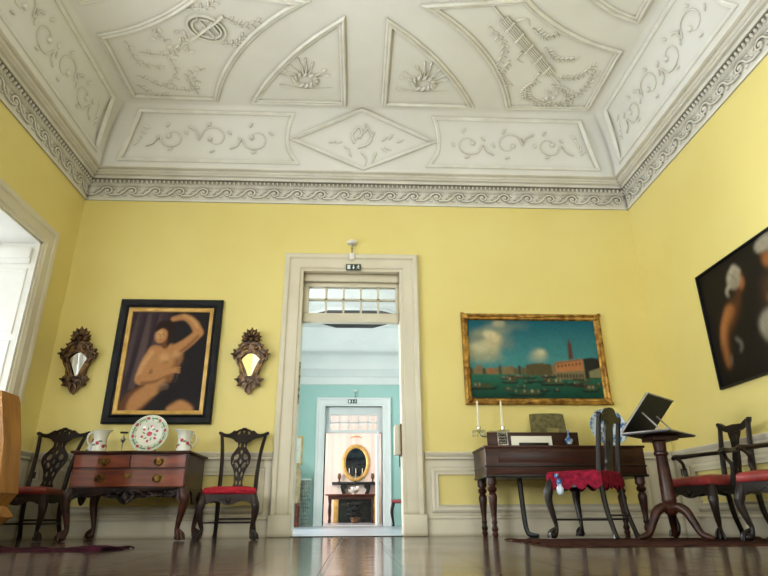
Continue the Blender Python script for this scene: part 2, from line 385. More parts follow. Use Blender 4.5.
# ------------------------------------------------------------------ ceiling: cove, flat, plaster panels
cp = cr([(.2, 4.065), (.212, 4.25), (.262, 4.47), (.35, 4.65), (.45, 4.755), (.56, 4.79)], 5)
cs = np.concatenate([[0], np.cumsum([np.linalg.norm(cp[i+1]-cp[i]) for i in range(len(cp)-1)])]); SC = cs[-1]
def Cv(s, h):
    s = min(max(s, 0), SC-1e-6); i = int(np.searchsorted(cs, s, 'right')-1); i = min(i, len(cp)-2)
    t = (s-cs[i])/(cs[i+1]-cs[i]); p = cp[i]*(1-t)+cp[i+1]*t; d = (cp[i+1]-cp[i]); d = d/np.linalg.norm(d)
    return p[0]+d[1]*h, p[1]-d[0]*h
def ring(p, z): return [(XL+p, -p, z), (XR-p, -p, z), (XR-p, YF+p, z), (XL+p, YF+p, z)]
b = MB(); b.quadmesh([ring(p, z) for p, z in cp], cap0=False, cap1=True)
b.quadmesh([ring(-.15, 4.95), ring(-.15, 4.93)]) 
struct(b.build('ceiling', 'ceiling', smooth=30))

def Mback(u, s, h): p, z = Cv(s, h); return (u, -p, z)
def Mright(u, s, h): p, z = Cv(s, h); return (XR-p, u, z)
def Mleft(u, s, h): p, z = Cv(s, h); return (XL+p, u, z)
def Mfront(u, s, h): p, z = Cv(s, h); return (u, YF+p, z)
Mflat = lambda u, v, h: (u, v, ZC-h)
BEAD = [(-.024, 0), (-.02, .012), (-.008, .018), (.006, .012), (.02, .01), (.024, 0)]
FRAME = [(-.036, 0), (-.034, .016), (-.022, .03), (-.008, .03), (.004, .015), (.018, .02), (.032, .014), (.036, 0)]
def rinceau(o, u0, u1, s0, Mp, amp=.15, n=3, h=.023):
    L = (u1-u0)/n; sg = 1
    for i in range(n):
        uc = u0+L*(i+.5); R = amp*(.95 if i else .85)
        a0 = PI if L > 0 else 0; dr = sg*(1 if L > 0 else -1)
        sp = [(uc+R*(1-.085*j)*math.cos(a0+dr*j*.75), s0+.9*R*(1-.085*j)*math.sin(a0+dr*j*.75)) for j in range(9)]
        o.line([(uc-L*.62, s0-sg*R*.75), (uc-L*.45, s0-sg*R*.5)]+sp, .010, h*.9, Mp, 4)
        o.blob(sp[-1][0], sp[-1][1], .5, .032, .03, h*1.3, Mp)
        for j, a in enumerate((.4, 1.9, 3.2, 4.6)):
            o.blob(uc+R*1.1*math.cos(a), s0+R*.98*math.sin(a), a+PI/2+.5, .036, .013, h, Mp)
        sg = -sg
    return o
def cove_set(u0, u1, um, Mp):
    m = MB(); o = MB(); g = .4
    for s in (1, -1):
        X = (lambda x: x) if s > 0 else (lambda x: 2*um-x)
        a = u0 if s > 0 else 2*um-u1
        path = [(a+g, .085), (a+.23+g, .69), (um-.86, .69), (um-.905, .56), (um-.925, .40), (um-.9, .25), (um-.80, .085)]
        pts = path[:3]+[tuple(q) for q in cr(path[2:], 4)[1:]]
        m.sweep([(X(p), q) for p, q in pts], BEAD, Mp, closed=True)
        e0, e1 = a+g+.35, um-1.05
        n = max(2, round(abs(e1-e0)/.46)); rinceau(o, X(e0), X(e1), .385, Mp, .185, n)
        for j in range(5): o.blob(X(a+g+.17+.03*j), .30+.05*j, .8+j*.5, .05, .015, .014, Mp)
    m.sweep([(um-.02, .77), (um-.86, .40), (um, .02), (um+.86, .40)], BEAD, Mp, closed=True)
    # trophy in the diamond: lyre, scroll and flutes
    o.line([(um-.11, .36), (um-.14, .46), (um-.06, .56), (um-.02, .5), (um-.05, .42)], .012, .02, Mp, taper=False)
    o.line([(um+.06, .56), (um-.12, .38)], .014, .024, Mp, 0); o.line([(um+.02, .6), (um+.1, .46), (um+.06, .36), (um-.06, .3)], .012, .02, Mp, taper=False)
    o.line([(um+.13, .5), (um+.02, .3)], .012, .02, Mp, 0); o.line([(um+.15, .24), (um+.1, .08)], .016, .02, Mp, 0); o.line([(um-.02, .24), (um+.04, .16), (um+.02, .06)], .014, .02, Mp)
    for a, q in ((-.3, .37), (-.38, .37), (.26, .42), (.34, .45), (.26, .28), (-.16, .22), (.3, .3), (-.2, .3), (.45, .4)):
        o.blob(um+a, q, q*9, .05, .012, .014, Mp)
    return m, o
for nm, u0, u1, Mp in (('back', XL, XR, Mback), ('left', YF, 0, Mleft), ('right', YF, 0, Mright), ('front', XL, XR, Mfront)):
    m, o = cove_set(u0, u1, (u0+u1)/2, Mp)
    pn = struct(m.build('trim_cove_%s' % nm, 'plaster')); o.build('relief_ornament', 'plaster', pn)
# flat panels; YM is the middle of the room
YM = YF/2
m = MB(); o = MB()
def circ3(a, b, c, n=14):
    (x1, y1), (x2, y2), (x3, y3) = a, b, c
    d = 2*(x1*(y2-y3)+x2*(y3-y1)+x3*(y1-y2))
    ux = ((x1*x1+y1*y1)*(y2-y3)+(x2*x2+y2*y2)*(y3-y1)+(x3*x3+y3*y3)*(y1-y2))/d
    uy = ((x1*x1+y1*y1)*(x3-x2)+(x2*x2+y2*y2)*(x1-x3)+(x3*x3+y3*y3)*(x2-x1))/d
    r = math.hypot(x1-ux, y1-uy); a0 = math.atan2(y1-uy, x1-ux); a2 = math.atan2(y3-uy, x3-ux)
    while a2-a0 > PI: a2 -= 2*PI
    while a2-a0 < -PI: a2 += 2*PI
    return arc(ux, uy, r, a0, a2, n)
for sx in (1, -1):
    for sy in (1, -1):
        T = lambda p, sx=sx, sy=sy: (XM+sx*p[0], p[1] if sy > 0 else YF-p[1])
        q = [(.24, -.53)]+circ3((1.30, -.53), (.90, -1.13), (.24, -1.76))
        m.sweep([T(p) for p in q], FRAME, Mflat, closed=True)
        big = circ3((1.75, -.54), (1.37, -1.28), (.62, -1.97)); side = circ3((1.53, -2.08), (2.1, -1.69), (2.71, -1.47))
        m.sweep([T(p) for p in [(2.71, -.56)]+big+side], FRAME[:], Mflat, closed=True)
        q2 = [(2.71, YM+.24)]+circ3((2.71, -1.9), (2.2, -2.13), (1.55, YM+.24))
        m.sweep([T(p) for p in q2], FRAME, Mflat, closed=True)
def twig(o, p0, p1, bend, h=.016, n=6, w=.01):
    p0, p1 = np.array(p0, float), np.array(p1, float); d = p1-p0; nn = np.array([-d[1], d[0]])
    mid = (p0+p1)/2+nn*bend; Q = cr([p0, mid, p1], 8); o.line([p0, mid, p1], w, h, Mflat)
    for i in range(2, len(Q), max(1, len(Q)//n)):
        for s in (1, -1):
            a = math.atan2(d[1], d[0])+s*.8; o.blob(Q[i][0]+.035*math.cos(a), Q[i][1]+.035*math.sin(a), a, .035, .012, h, Mflat)
# right corner: bundle of rods tied with ribbon among branches
P0, P1 = np.array((1.42, -1.86)), np.array((2.13, -1.12)); d = (P1-P0)/np.linalg.norm(P1-P0); nn = np.array([-d[1], d[0]])
for j in range(-2, 3): o.line([P0+nn*j*.021, P1+nn*j*.021], .012, .035-.003*abs(j), Mflat, 0, False)
o.line([P0-d*.33, P1+d*.22], .012, .02, Mflat, 0, False)
for t in (.12, .3, .5, .7, .9):
    c = P0+(P1-P0)*t; o.line([c-nn*.062-d*.03, c+nn*.062+d*.03], .014, .045, Mflat, 0, False)
for t, s in ((.5, 1), (.9, 1), (.1, -1)):
    c = P0+(P1-P0)*t; o.line([c+nn*s*.08, c+nn*s*.17+d*.06, c+nn*s*.15+d*.16], .014, .02, Mflat)
for p0, p1, bd in (((1.95, -1.5), (2.3, -1.36), .2), ((2.2, -1.05), (2.55, -1.25), .25), ((2.0, -1.02), (1.95, -.72), .2), ((2.2, -.95), (2.45, -.7), -.2),
                   ((2.5, -.66), (2.62, -1.15), .1), ((1.75, -1.75), (2.05, -1.72), .3), ((1.3, -1.75), (1.5, -1.2), -.2), ((1.62, -1.3), (1.7, -.95), .25), ((2.1, -.62), (2.5, -.64), .05), ((1.9, -.9), (2.15, -.64), .15)):
    twig(o, p0, p1, bd)
for i in range(26): o.blob(2.35+random.uniform(-.2, .28), -.75+random.uniform(-.1, .2), random.uniform(0, 3), .035, .018, .02, Mflat)
# left corner: shield medallion and scrolling branches
c = np.array((-1.56, -1.62))
for rx, ry in ((.19, .15), (.145, .11)):
    e = ell(c[0], c[1], rx, ry, 26, .5); m2 = e+[e[0]]; o.line(m2, .014, .03, Mflat, 0, False)
o.line([c+(-.2, .16), c+(.2, -.16)], .016, .04, Mflat, 0, False); o.line([c+(-.07, -.15), c+(.07, .15)], .012, .03, Mflat, 0, False)
o.line([c+(.05, -.1), c+(.11, .06)], .012, .03, Mflat, 0, False)
for p0, p1, bd in (((-2.5, -.9), (-2.05, -.95), .4), ((-2.05, -.95), (-1.75, -1.3), -.4), ((-2.35, -1.25), (-1.8, -1.5), .25), ((-2.2, -.7), (-1.85, -.9), .3), ((-1.9, -.62), (-1.72, -1.05), -.3),
                   ((-2.45, -1.4), (-2.15, -1.05), .35), ((-1.45, -1.4), (-1.2, -1.55), .2), ((-1.35, -1.75), (-1.0, -1.75), .25), ((-1.7, -1.85), (-1.35, -2.05), .2), ((-2.55, -.75), (-2.25, -.62), .3)):
    twig(o, p0, p1, bd, n=5)
for i in range(14): o.blob(-1.95+random.uniform(-.2, .2), -1.45+random.uniform(-.12, .12), random.uniform(0, 3), .04, .016, .02, Mflat)
# wreath and plume in the two quarter panels
for cx, s in ((-.62, 1), (.72, -1)):
    c = np.array((cx, -.92)); e = ell(c[0], c[1], .12, .09, 20); o.line(e[:-2], .022, .035, Mflat, 0)
    for j in range(12):
        a = j*PI/6; o.blob(c[0]+.12*math.cos(a), c[1]+.09*math.sin(a), a+.8, .045, .022, .04, Mflat)
    for a in (-2.9, -2.6, -2.2, -1.75, -1.5, -1.2, -.6, -.3):
        l = .3 if -2 < a < -1.3 else .26; e = c+np.array((s*math.cos(a)*l, math.sin(a)*l)); o.line([c+(e-c)*.35, c+(e-c)*.7+(.01, 0), e], .014, .026, Mflat)
        o.blob(e[0], e[1], math.atan2(e[1]-c[1], e[0]-c[0]), .04, .014, .02, Mflat)
    o.line([c+(-.3, .1), c+(0, .15), c+(.3, .12)], .012, .02, Mflat)
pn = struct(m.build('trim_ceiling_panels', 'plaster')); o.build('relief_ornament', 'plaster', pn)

# cornice: running scroll frieze, row of beads, stepped mouldings
cpr = [(0, 3.70), (.018, 3.70), (.022, 3.725), (.012, 3.735), (.012, 3.885), (.03, 3.9), (.045, 3.905), (.045, 3.965), (.075, 3.97), (.085, 3.985), (.09, 4.0), (.125, 4.004), (.128, 4.02), (.14, 4.024), (.155, 4.036), (.158, 4.046), (.195, 4.05), (.2, 4.055), (.2, 4.07), (.16, 4.074)]
b = MB(); b.quadmesh([ring(p, z) for p, z in cpr], cap0=False, cap1=False)
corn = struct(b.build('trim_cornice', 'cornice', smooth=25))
be = MB(); sw = MB(); fl = MB(); PIT = .272
def fr_back(u, v, h): return (u, -(.012+h), v)
def fr_left(u, v, h): return (XL+.012+h, u, v)
def fr_right(u, v, h): return (XR-.012-h, u, v)
for Mp, u0, u1, s in ((fr_back, XL, XR, 1), (fr_left, YF, 0, -1), (fr_right, YF, 0, 1)):
    n = int((u1-u0-.1)/PIT); st = (u1-u0-.1)/n
    for i in range(n):
        ub = u0+.05+st*i if s > 0 else u1-.05-st*i
        q = [(-.06, .03), (.03, .028), (.10, .06), (.145, .115), (.2, .132), (.245, .098), (.232, .055), (.19, .048), (.172, .08), (.2, .098), (.212, .078)]
        sw.line([(ub+s*a, 3.742+c_) for a, c_ in q], .0125, .024, Mp, 3, False)
        sw.blob(ub+s*.2, 3.742+.078, 0, .024, .024, .03, Mp)
        for a, c_, an in ((.09, .115, .7), (.045, .075, 1.1), (.12, .03, -.2), (.27, .118, 2.4)): sw.blob(ub+s*a, 3.742+c_, an if s > 0 else PI-an, .03, .012, .016, Mp)
    nb = int((u1-u0)/.052)
    for i in range(nb):
        u = u0+.026+.052*i
        be.blob(u, 3.937, PI/2, .028, .017, .03, lambda a, c_, h, Mp=Mp: Mp(a, c_, h+.033), 6)
sw.build('scroll_frieze', 'cornice', corn); be.build('bead_row', 'cornice', corn)

# ------------------------------------------------------------------ dado, chair rails, baseboards
RAIL = [(0, 0), (0, .018), (.012, .03), (.03, .03), (.05, .045), (.07, .05), (.08, .04), (.08, 0)]
PAN = [(-.035, 0), (-.03, .012), (-.01, .022), (.015, .016), (.035, .024), (.04, 0)]
def dado(name, u0, u1, Mp, panels):
    d = MB(); d.sweep([(u0, .18), (u1, .18)], [(0, 0), (0, .008), (.55, .008), (.55, 0)], Mp)
    r = MB(); r.sweep([(u0, .72), (u1, .72)], RAIL, Mp)
    bs = MB(); bs.sweep([(u0, 0), (u1, 0)], [(0, 0), (0, .022), (.15, .022), (.165, .03), (.185, .012), (.19, 0)], Mp)
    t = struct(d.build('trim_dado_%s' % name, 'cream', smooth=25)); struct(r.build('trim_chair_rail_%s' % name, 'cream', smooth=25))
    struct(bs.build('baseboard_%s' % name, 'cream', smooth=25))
    f = MB(); y = MB()
    for a, c_ in panels:
        f.sweep([(a, .25), (c_, .25), (c_, .61), (a, .61)], PAN, lambda u, v, h: Mp(u, v, h+.008), closed=True)
        y.quadmesh([[Mp(a, .25, .0095), Mp(c_, .25, .0095)], [Mp(a, .61, .0095), Mp(c_, .61, .0095)]], closed_ring=False)
    f.build('panel_moulding', 'cream', t, smooth=25); y.build('panel_field', 'yellow', t, smooth=0)
Bk = lambda u, v, h: (u, -h, v); Rt = lambda u, v, h: (XR-h, u, v); Lf = lambda u, v, h: (XL+h, u, v)
dado('back_right', DR, XR, Bk, [(.80, 3.0)]); dado('back_left', XL, DL, Bk, [(-2.9, -.95)])
dado('right', YF, 0, Rt, [(-1.9, -.35), (-3.9, -2.25), (-6.5, -4.3)]); dado('left', YF, 0, Lf, [])

# ------------------------------------------------------------------ doorway of the back wall
PC = [(0, 0), (0, .03), (.03, .034), (.04, .046), (.15, .046), (.165, .06), (.2, .066), (.215, .05), (.22, 0)]
d = MB(); d.sweep([(IL, 0), (IL, IT), (IR, IT), (IR, 0)], PC, Bk)
for a, c_ in ((DL-.004, IL), (IR, DR+.004)): d.box(a, c_, -.075, 0, 0, .2, .008)
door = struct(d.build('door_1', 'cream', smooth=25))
d = MB(); d.box(IL-.02, IL, 0, TW, 0, IT); d.box(IR, IR+.02, 0, TW, 0, IT); d.box(IL-.02, IR+.02, 0, TW, IT, IT+.02)
d.build('jamb', 'cream', door, smooth=0)
MB().box(IL, IR, .0, TW, -.02, .006).build('threshold', 'coolwhite', door, smooth=0)
MB().box(IL, IR, -.006, .0, -.01, .009).build('threshold_shadow', 'black', door, smooth=0)  # black strip stands in for the shadow line at the door sill
t = MB(); ZA, ZB = 2.345, 2.665
t.box(IL, IR, .09, .17, 2.235, ZA, .01); t.box(IL, IR, .09, .17, ZB, 2.72, .008); t.box(IL, IR, .05, .2, 2.72, IT, .006)
t.box(IL, IL+.06, .09, .17, ZA, ZB); t.box(IR-.04, IR, .09, .17, ZA, ZB)
xa, xb = IL+.06, IR-.04
for i in range(1, 5): x = xa+(xb-xa)*i/5; t.box(x-.012, x+.012, .105, .155, ZA, ZB)
zm = (ZA+ZB)/2+.01; t.box(xa, xb, .105, .155, zm-.01, zm+.01)
tr = t.build('transom', 'cream', door); MB().box(xa, xb, .128, .132, ZA, ZB).build('pane', 'glass', door)
h = MB(); h.tube([(IL+.004, .03, 1.3), (IL+.004, .03, 1.75)], .012, 6); h.build('hinge_bar', 'silver', door)
# ------------------------------------------------------------------ sign and detector over the door
def exit_sign(loc, label, w=.17, h=.075):
    t = thing('exit_sign', label, 'sign', loc, 0)
    MB().box(-w/2, w/2, -.012, .0, -h/2, h/2, .002).build('sign_panel', 'signdark', t)
    b = MB(); y = -.0128
    def poly(pts):
        vs = [b.bm.verts.new((p[0], y, p[1])) for p in pts]; b.bm.faces.new(vs)
    s = h
    poly([(-.07*w/.17, -.026*s/.075), (-.035*w/.17, -.026*s/.075), (-.035*w/.17, .026*s/.075), (-.07*w/.17, .026*s/.075)])       # doorway
    k = w/.17
    poly([(-.005*k, .026*k), (.007*k, .026*k), (.007*k, -.004*k), (.018*k, -.004*k), (.001*k, -.028*k), (-.016*k, -.004*k), (-.005*k, -.004*k)])  # arrow
    hd = ell(.058*k, .022*k, .007*k, .007*k, 10); poly(hd)                                                        # running person
    poly([(.046*k, .012*k), (.062*k, .013*k), (.06*k, -.004*k), (.047*k, -.004*k)])
    poly([(.047*k, -.004*k), (.054*k, -.004*k), (.045*k, -.018*k), (.034*k, -.026*k), (.031*k, -.021*k), (.041*k, -.015*k)])
    poly([(.052*k, -.004*k), (.06*k, -.004*k), (.068*k, -.014*k), (.066*k, -.028*k), (.06*k, -.028*k), (.061*k, -.016*k)])
    poly([(.046*k, .012*k), (.046*k, .006*k), (.034*k, .002*k), (.032*k, .007*k)]); poly([(.06*k, .012*k), (.062*k, .007*k), (.075*k, .004*k), (.076*k, .009*k)])
    b.build('pictogram', 'signwhite', t, smooth=0)
    return t
exit_sign((-.055, -.066, 2.845), 'dark green exit sign with arrow and running figure on the cream door lintel, nearer one')
t = thing('smoke_detector', 'white domed detector on a thin stalk above the tall cream doorway', 'detector', (-.075, 0, 2.98))
MB().box(-.03, .03, -.075, -.02, -.03, .05, .006).build('bracket', 'white', t)
MB().tube([(0, -.05, .04), (0, -.05, .17)], .009, 8).build('stalk', 'silver', t)
MB().lathe([(.0, .165), (.05, .168), (.062, .18), (.06, .195), (.045, .21), (.02, .218), (0, .22)], 18, at=(0, -.05, 0)).build('dome', 'white', t)
t = thing('wall_panel', 'small cream box with brown edge hanging on the right side of the doorway', 'box', (IR, .09, .93))
MB().box(-.075, -.012, -.07, .1, -.15, .15, .005).build('box_face', 'cream', t)
MB().box(-.014, -.0, -.08, .11, -.16, .16, .003).build('edge_strip', 'brass', t)
MB().tube([(-.02, .0, -.14), (-.02, .0, -.27)], .006, 6).build('cord', 'black', t)

# ------------------------------------------------------------------ second room, aqua
Y2, A0, A1 = 6.2, -2.6, 2.5
struct(MB().box(A0, A1, TW, Y2+.5, -.12, 0).build('floor_aqua_room', mat('pale_polished_floor', srgb(176, 180, 188), srgb(150, 154, 164), scale=2, rough=.3), smooth=0))
JL, JR, JT = -.66, .55, 2.36
b = MB(); b.box(A0-.2, JL, Y2, Y2+.5, 0, 4.2); b.box(JR, A1+.2, Y2, Y2+.5, 0, 4.2); b.box(JL, JR, Y2, Y2+.5, JT, 4.2)
struct(b.build('wall_aqua_back', 'aqua', smooth=0))
b = MB(); b.box(A0-.2, A0, TW, 1.6, 0, 4.2); b.box(A0-.2, A0, 3.0, Y2, 0, 4.2); b.box(A0-.2, A0, 1.6, 3, 2.6, 4.2); b.box(A0-.2, A0, 1.6, 3, 0, .5)
struct(b.build('wall_aqua_left', 'aqua', smooth=0)); struct(MB().box(A1, A1+.2, TW, Y2, 0, 4.2).build('wall_aqua_right', 'aqua', smooth=0))
b = MB(); b.box(A0, A1, TW, TW+.02, IT+.1, 4.2); b.box(A0, IL-.1, TW, TW+.02, 0, IT+.1); b.box(IR+.1, A1, TW, TW+.02, 0, IT+.1); struct(b.build('wall_aqua_front', 'aqua', smooth=0))
rng2 = lambda p, z: [(A0+p, Y2-p, z), (A1-p, Y2-p, z), (A1-p, TW+.02+p, z), (A0+p, TW+.02+p, z)]
b = MB(); b.quadmesh([rng2(p, z) for p, z in [(0, 2.82), (.03, 2.83), (.04, 2.98), (.08, 3.0), (.1, 3.03), (.2, 3.1), (.22, 3.13), (.2, 3.14)]+[tuple(q) for q in cr([(.2, 3.14), (.25, 3.25), (.38, 3.37), (.6, 3.42)], 4)]+[(.62, 3.40), (.66, 3.42), (.70, 3.46), (.97, 3.77), (1.0, 3.80)]], cap0=False, cap1=True)
c2 = struct(b.build('ceiling_aqua_room', 'coolwhite', smooth=25))
oc = [(-.45, 5.2), (.33, 5.2), (.85, 4.75), (.85, 4.3), (.45, 4.0), (-.55, 4.0), (-.95, 4.3), (-.95, 4.75)]
b = MB(); b.plate(oc, [], 0, .012, lambda x, dd, z: (x, z, 3.795-dd)); b.build('ceiling_canvas', 'darkcanvas', c2, smooth=0)
b = MB(); b.sweep(oc, FRAME, lambda u, v, h: (u, v, 3.795-h), closed=True)
o = b; M2 = lambda u, v, h: (u, Y2-.68-(v)*.65, 3.44+v*.74-h)
for s in (-1, 1): o.line([(-.06, .12), (-.06+s*.12, .2), (-.06+s*.22, .12), (-.06+s*.3, .2)], .02, .03, M2)
b.build('relief_ornament', 'coolwhite', c2)
d = MB(); d.sweep([(JL, 0), (JL, JT), (JR, JT), (JR, 0)], [(w*.85, h) for w, h in PC], lambda u, v, h: (u, Y2-h, v))
door2 = struct(d.build('door_2', 'coolwhite', smooth=25))
d = MB(); d.box(JL-.02, JL, Y2, Y2+.5, 0, JT); d.box(JR, JR+.02, Y2, Y2+.5, 0, JT); d.box(JL, JR, Y2, Y2+.5, JT, JT+.02)
d.box(JR-.12, JR-.07, Y2+.02, Y2+.9, .01, 1.83, .005); d.build('jamb', 'coolwhite', door2, smooth=0)
MB().box(JL, JR, Y2, Y2+.5, -.02, .006).build('threshold', 'coolwhite', door2, smooth=0)
t = MB(); t.box(JL, JR, Y2+.1, Y2+.18, 1.82, 1.88); t.box(JL, JR, Y2+.1, Y2+.18, 2.2, JT)
for i in range(6): x = JL+.1+(JR-JL-.2)*i/5; t.box(x-.014, x+.014, Y2+.11, Y2+.17, 1.88, 2.2)
t.box(JL, JR, Y2+.11, Y2+.17, 2.03, 2.055); t.box(JL, JL+.1, Y2+.1, Y2+.18, 1.88, 2.2); t.box(JR-.1, JR, Y2+.1, Y2+.18, 1.88, 2.2); t.build('transom', 'coolwhite', door2)
MB().box(JL+.1, JR-.1, Y2+.138, Y2+.142, 1.88, 2.2).build('pane', 'glass', door2)
exit_sign((-.09, Y2-.06, 2.455), 'small dark exit sign on the white lintel of the second doorway in the aqua wall', .19, .085)
t = thing('smoke_detector', 'small white detector on a thin stalk over the inner white doorway', 'detector', (-.03, Y2, 2.56))
MB().tube([(0, -.05, -.02), (0, -.05, .1)], .01, 6).build('stalk', 'silver', t); MB().lathe([(0, .1), (.05, .1), (.05, .125), (.02, .14), (0, .14)], 12, at=(0, -.05, 0)).build('dome', 'white', t)
# things in the aqua room
t = thing('framed_print', 'small gilt-framed blue and white print on the aqua wall left of the inner doorway', 'picture', (-1.27, Y2, 1.45))
MB().sweep([(-.13, -.25), (.13, -.25), (.13, .25), (-.13, .25)], [(-.035, 0), (-.035, .03), (-.01, .035), (.0, .02), (0, 0)], lambda u, v, h: (u, -h, v), closed=True).build('frame', 'gilt', t)
MB().box(-.13, .13, -.012, 0, -.25, .25).build('mount', 'paper', t)
MB().plate([(-.03, -.16), (.05, -.15), (.03, -.05), (.07, 0), (.02, .1), (.04, .17), (-.02, .16), (-.05, .05), (-.02, -.04)], [], -.0125, -.014, lambda x, dd, z: (x, dd, z)).build('figure_print', 'bluewhite', t)
t = thing('upholstered_chair', 'tall beige upholstered chair with brown wooden frame glimpsed beyond the left door jamb', 'chair', (-1.32, 5.5, 0), 0)
b = MB(); b.plate([(-.24, .5), (.24, .5), (.25, 1.0), (.2, 1.12), (0, 1.15), (-.2, 1.12), (-.25, 1.0)], [], .2, .27, ID); b.build('backrest', 'beige', t)
MB().box(-.26, .26, -.26, .24, .4, .5, .03).build('seat', 'beige', t); MB().box(-.27, .27, -.27, .25, .36, .4, .01).build('seat_frame', 'mahogany', t)
for x in (-.23, .23):
    for y in (-.23, .21): MB().tube([(x, y, .38), (x, y*1.05, 0)], [.03, .02], 8).build('leg', 'mahogany', t)
t = thing('radiator_screen', 'pale lattice radiator screen standing by the inner doorway', 'screen', (-1.04, 6.1, 0))
b = MB()
for i in range(8): x = -.13+.26*i/7; b.box(x-.008, x+.008, -.02, 0, 0, .86)
for i in range(12): z = .05+.8*i/11; b.box(-.14, .14, -.026, -.004, z-.008, z+.008)
b.build('lattice', 'silver', t); MB().box(-.15, .15, -.03, .05, .86, .89, .004).build('cap', 'coolwhite', t)
t = thing('side_chair', 'dark carved chair by the aqua wall right of the inner doorway, mostly hidden', 'chair', (1.02, 5.75, 0), -.5)
b = MB(); b.plate(cr([(-.24, .98), (-.1, 1.03), (0, 1.06), (.1, 1.03), (.24, .98), (.1, .94), (.06, .8), (.09, .7), (.05, .48), (-.05, .48), (-.09, .7), (-.06, .8), (-.1, .94)], 4, True), [], .2, .23, ID); b.build('backrest', 'walnut', t)
MB().box(-.25, .25, -.24, .22, .41, .48, .02).build('seat', 'dustyred', t)
for x in (-.21, .21):
    MB().tube([(x, -.21, .42), (x*1.1, -.25, .25), (x, -.22, .05), (x, -.24, 0)], [.035, .03, .02, .03], 8, 3).build('leg', 'walnut', t)
    MB().tube([(x*.9, .25, 0), (x*.85, .2, .45), (x, .22, .98)], [.02, .024, .02], 8, 3).build('back_leg', 'walnut', t)

# ------------------------------------------------------------------ third room, pink
Y3 = 12.5
struct(MB().box(-2.6, 2.5, Y2+.5, Y3, -.12, 0).build('floor_pink_room', mat('grey_polished_floor', srgb(170, 170, 176), srgb(140, 140, 148), scale=2, rough=.25), smooth=0))
struct(MB().box(-2.8, 2.7, Y3, Y3+.2, 0, 4).build('wall_pink_back', 'pink', smooth=0)); struct(MB().box(2.5, 2.7, Y2+.5, Y3, 0, 4).build('wall_pink_right', 'pink', smooth=0))
b = MB(); b.box(-2.8, -2.6, Y2+.5, 8.2, 0, 4); b.box(-2.8, -2.6, 10.6, Y3, 0, 4); b.box(-2.8, -2.6, 8.2, 10.6, 3, 4); b.box(-2.8, -2.6, 8.2, 10.6, 0, .4); struct(b.build('wall_pink_left', 'pink', smooth=0))
struct(MB().box(-2.8, 2.7, Y2+.5, Y3+.2, 3.7, 3.8).build('ceiling_pink_room', 'coolwhite', smooth=0))
t = thing('oval_mirror', 'gilt oval mirror hanging on the pink wall above the black mantel', 'mirror', (-.0, Y3, 1.72))
b = MB(); b.sweep(ell(0, 0, .34, .46, 32)[::-1], [(-.02, 0), (-.02, .02), (.02, .05), (.07, .05), (.1, .03), (.1, 0)], lambda u, v, h: (u, -h, v), closed=True); b.build('frame', 'gilt', t)
MB().plate(ell(0, 0, .35, .47, 32), [], -.012, -.016, ID).build('glass', mat('dark_mirror', srgb(70, 76, 84), srgb(34, 38, 44), rough=.06, metal=.9), t)
MB().plate(cr([(-.22, 0), (-.1, .05), (0, .07), (.1, .05), (.22, 0), (.1, .02), (0, .03), (-.1, .02)], 3, True), [], -.01, -.03, lambda x, dd, z: (x, dd, z+.75)).build('wall_ornament', 'gilt', t)
t = thing('fireplace', 'black marble fireplace with bracketed mantel shelf against the pink wall', 'fireplace', (0, Y3, 0))
MB().box(-.72, .72, -.32, 0, 1.06, 1.14, .01).build('mantel_shelf', 'marble', t)
for s in (-1, 1): MB().plate(cr([(s*.45, 1.06), (s*.28, 1.06), (s*.27, .98), (s*.33, .92), (s*.28, .8), (s*.36, .76), (s*.42, .86)], 3, True), [], -.26, -.02, ID).build('bracket', 'marble', t)
MB().box(-.5, .5, -.22, 0, 0, .74).build('firebox', 'marble', t)
for s in (-1, 1): MB().box(s*.58-.07, s*.58+.07, -.24, 0, 0, .75, .005).build('pilaster', 'gilt', t)
for x, l in ((-.5, 'left'), (.52, 'right')):
    o = MB().lathe([(0, 0), (.05, 0), (.03, .03), (.02, .06), (.05, .12), (.06, .17), (.04, .22), (.055, .25), (0, .25)], 12).build('vase', 'bronze'); o.location = (x, Y3-.16, 1.141)
    tag(o, 'small bronze vase at the %s end of the black mantel shelf' % l, 'vase', 'vases on the black mantel')
t = thing('candelabrum', 'slender branched candelabrum in front of the oval mirror', 'candelabrum', (.0, Y3-.2, 1.141))
MB().lathe([(0, 0), (.08, 0), (.03, .03), (.012, .06), (.02, .14), (.01, .24), (0, .25)], 12).build('stem', 'silver', t)
for s in (-1, 0, 1):
    MB().tube([(0, 0, .18), (s*.12, 0, .16), (s*.2, 0, .26)], .01, 6, 4).build('arm', 'silver', t)
    MB().tube([(s*.2, 0, .26), (s*.2, 0, .4)], .012, 6).build('candle', 'candle', t)
t = thing('table', 'red-brown table with turned legs standing in the pink room', 'table', (-.12, 11.2, 0))
MB().box(-.72, .72, -.4, .4, .72, .75, .008).build('tabletop', 'mahogany', t); MB().box(-.64, .64, -.34, .34, .62, .72).build('apron', 'dmahogany', t)
for x in (-.6, .6):
    for y in (-.3, .3): MB().lathe([(0, 0), (.025, 0), (.035, .05), (.022, .12), (.04, .3), (.025, .5), (.04, .62), (0, .62)], 10, at=(x, y, 0)).build('leg', 'dmahogany', t)
t = thing('bowl', 'white bowl of pale flowers on the red-brown table', 'bowl', (-.05, 11.1, .751))
MB().lathe([(0, 0), (.06, 0), (.05, .02), (.14, .08), (.17, .12), (.15, .12), (0, .06)], 16).build('bowl_body', 'porcelain', t)
b = MB()
for i in range(30): a = random.uniform(0, 6.3); r = random.uniform(0, .13); b.ball((r*math.cos(a), r*math.sin(a), .12+random.uniform(0, .07)), .03, 6)
b.build('flowers', 'white', t)
t = thing('potted_plant', 'dark leafy plant standing under the red-brown table', 'plant', (-.0, 10.75, 0))
MB().lathe([(0, 0), (.1, 0), (.14, .14), (.12, .15), (0, .13)], 12).build('pot', 'bronze', t)
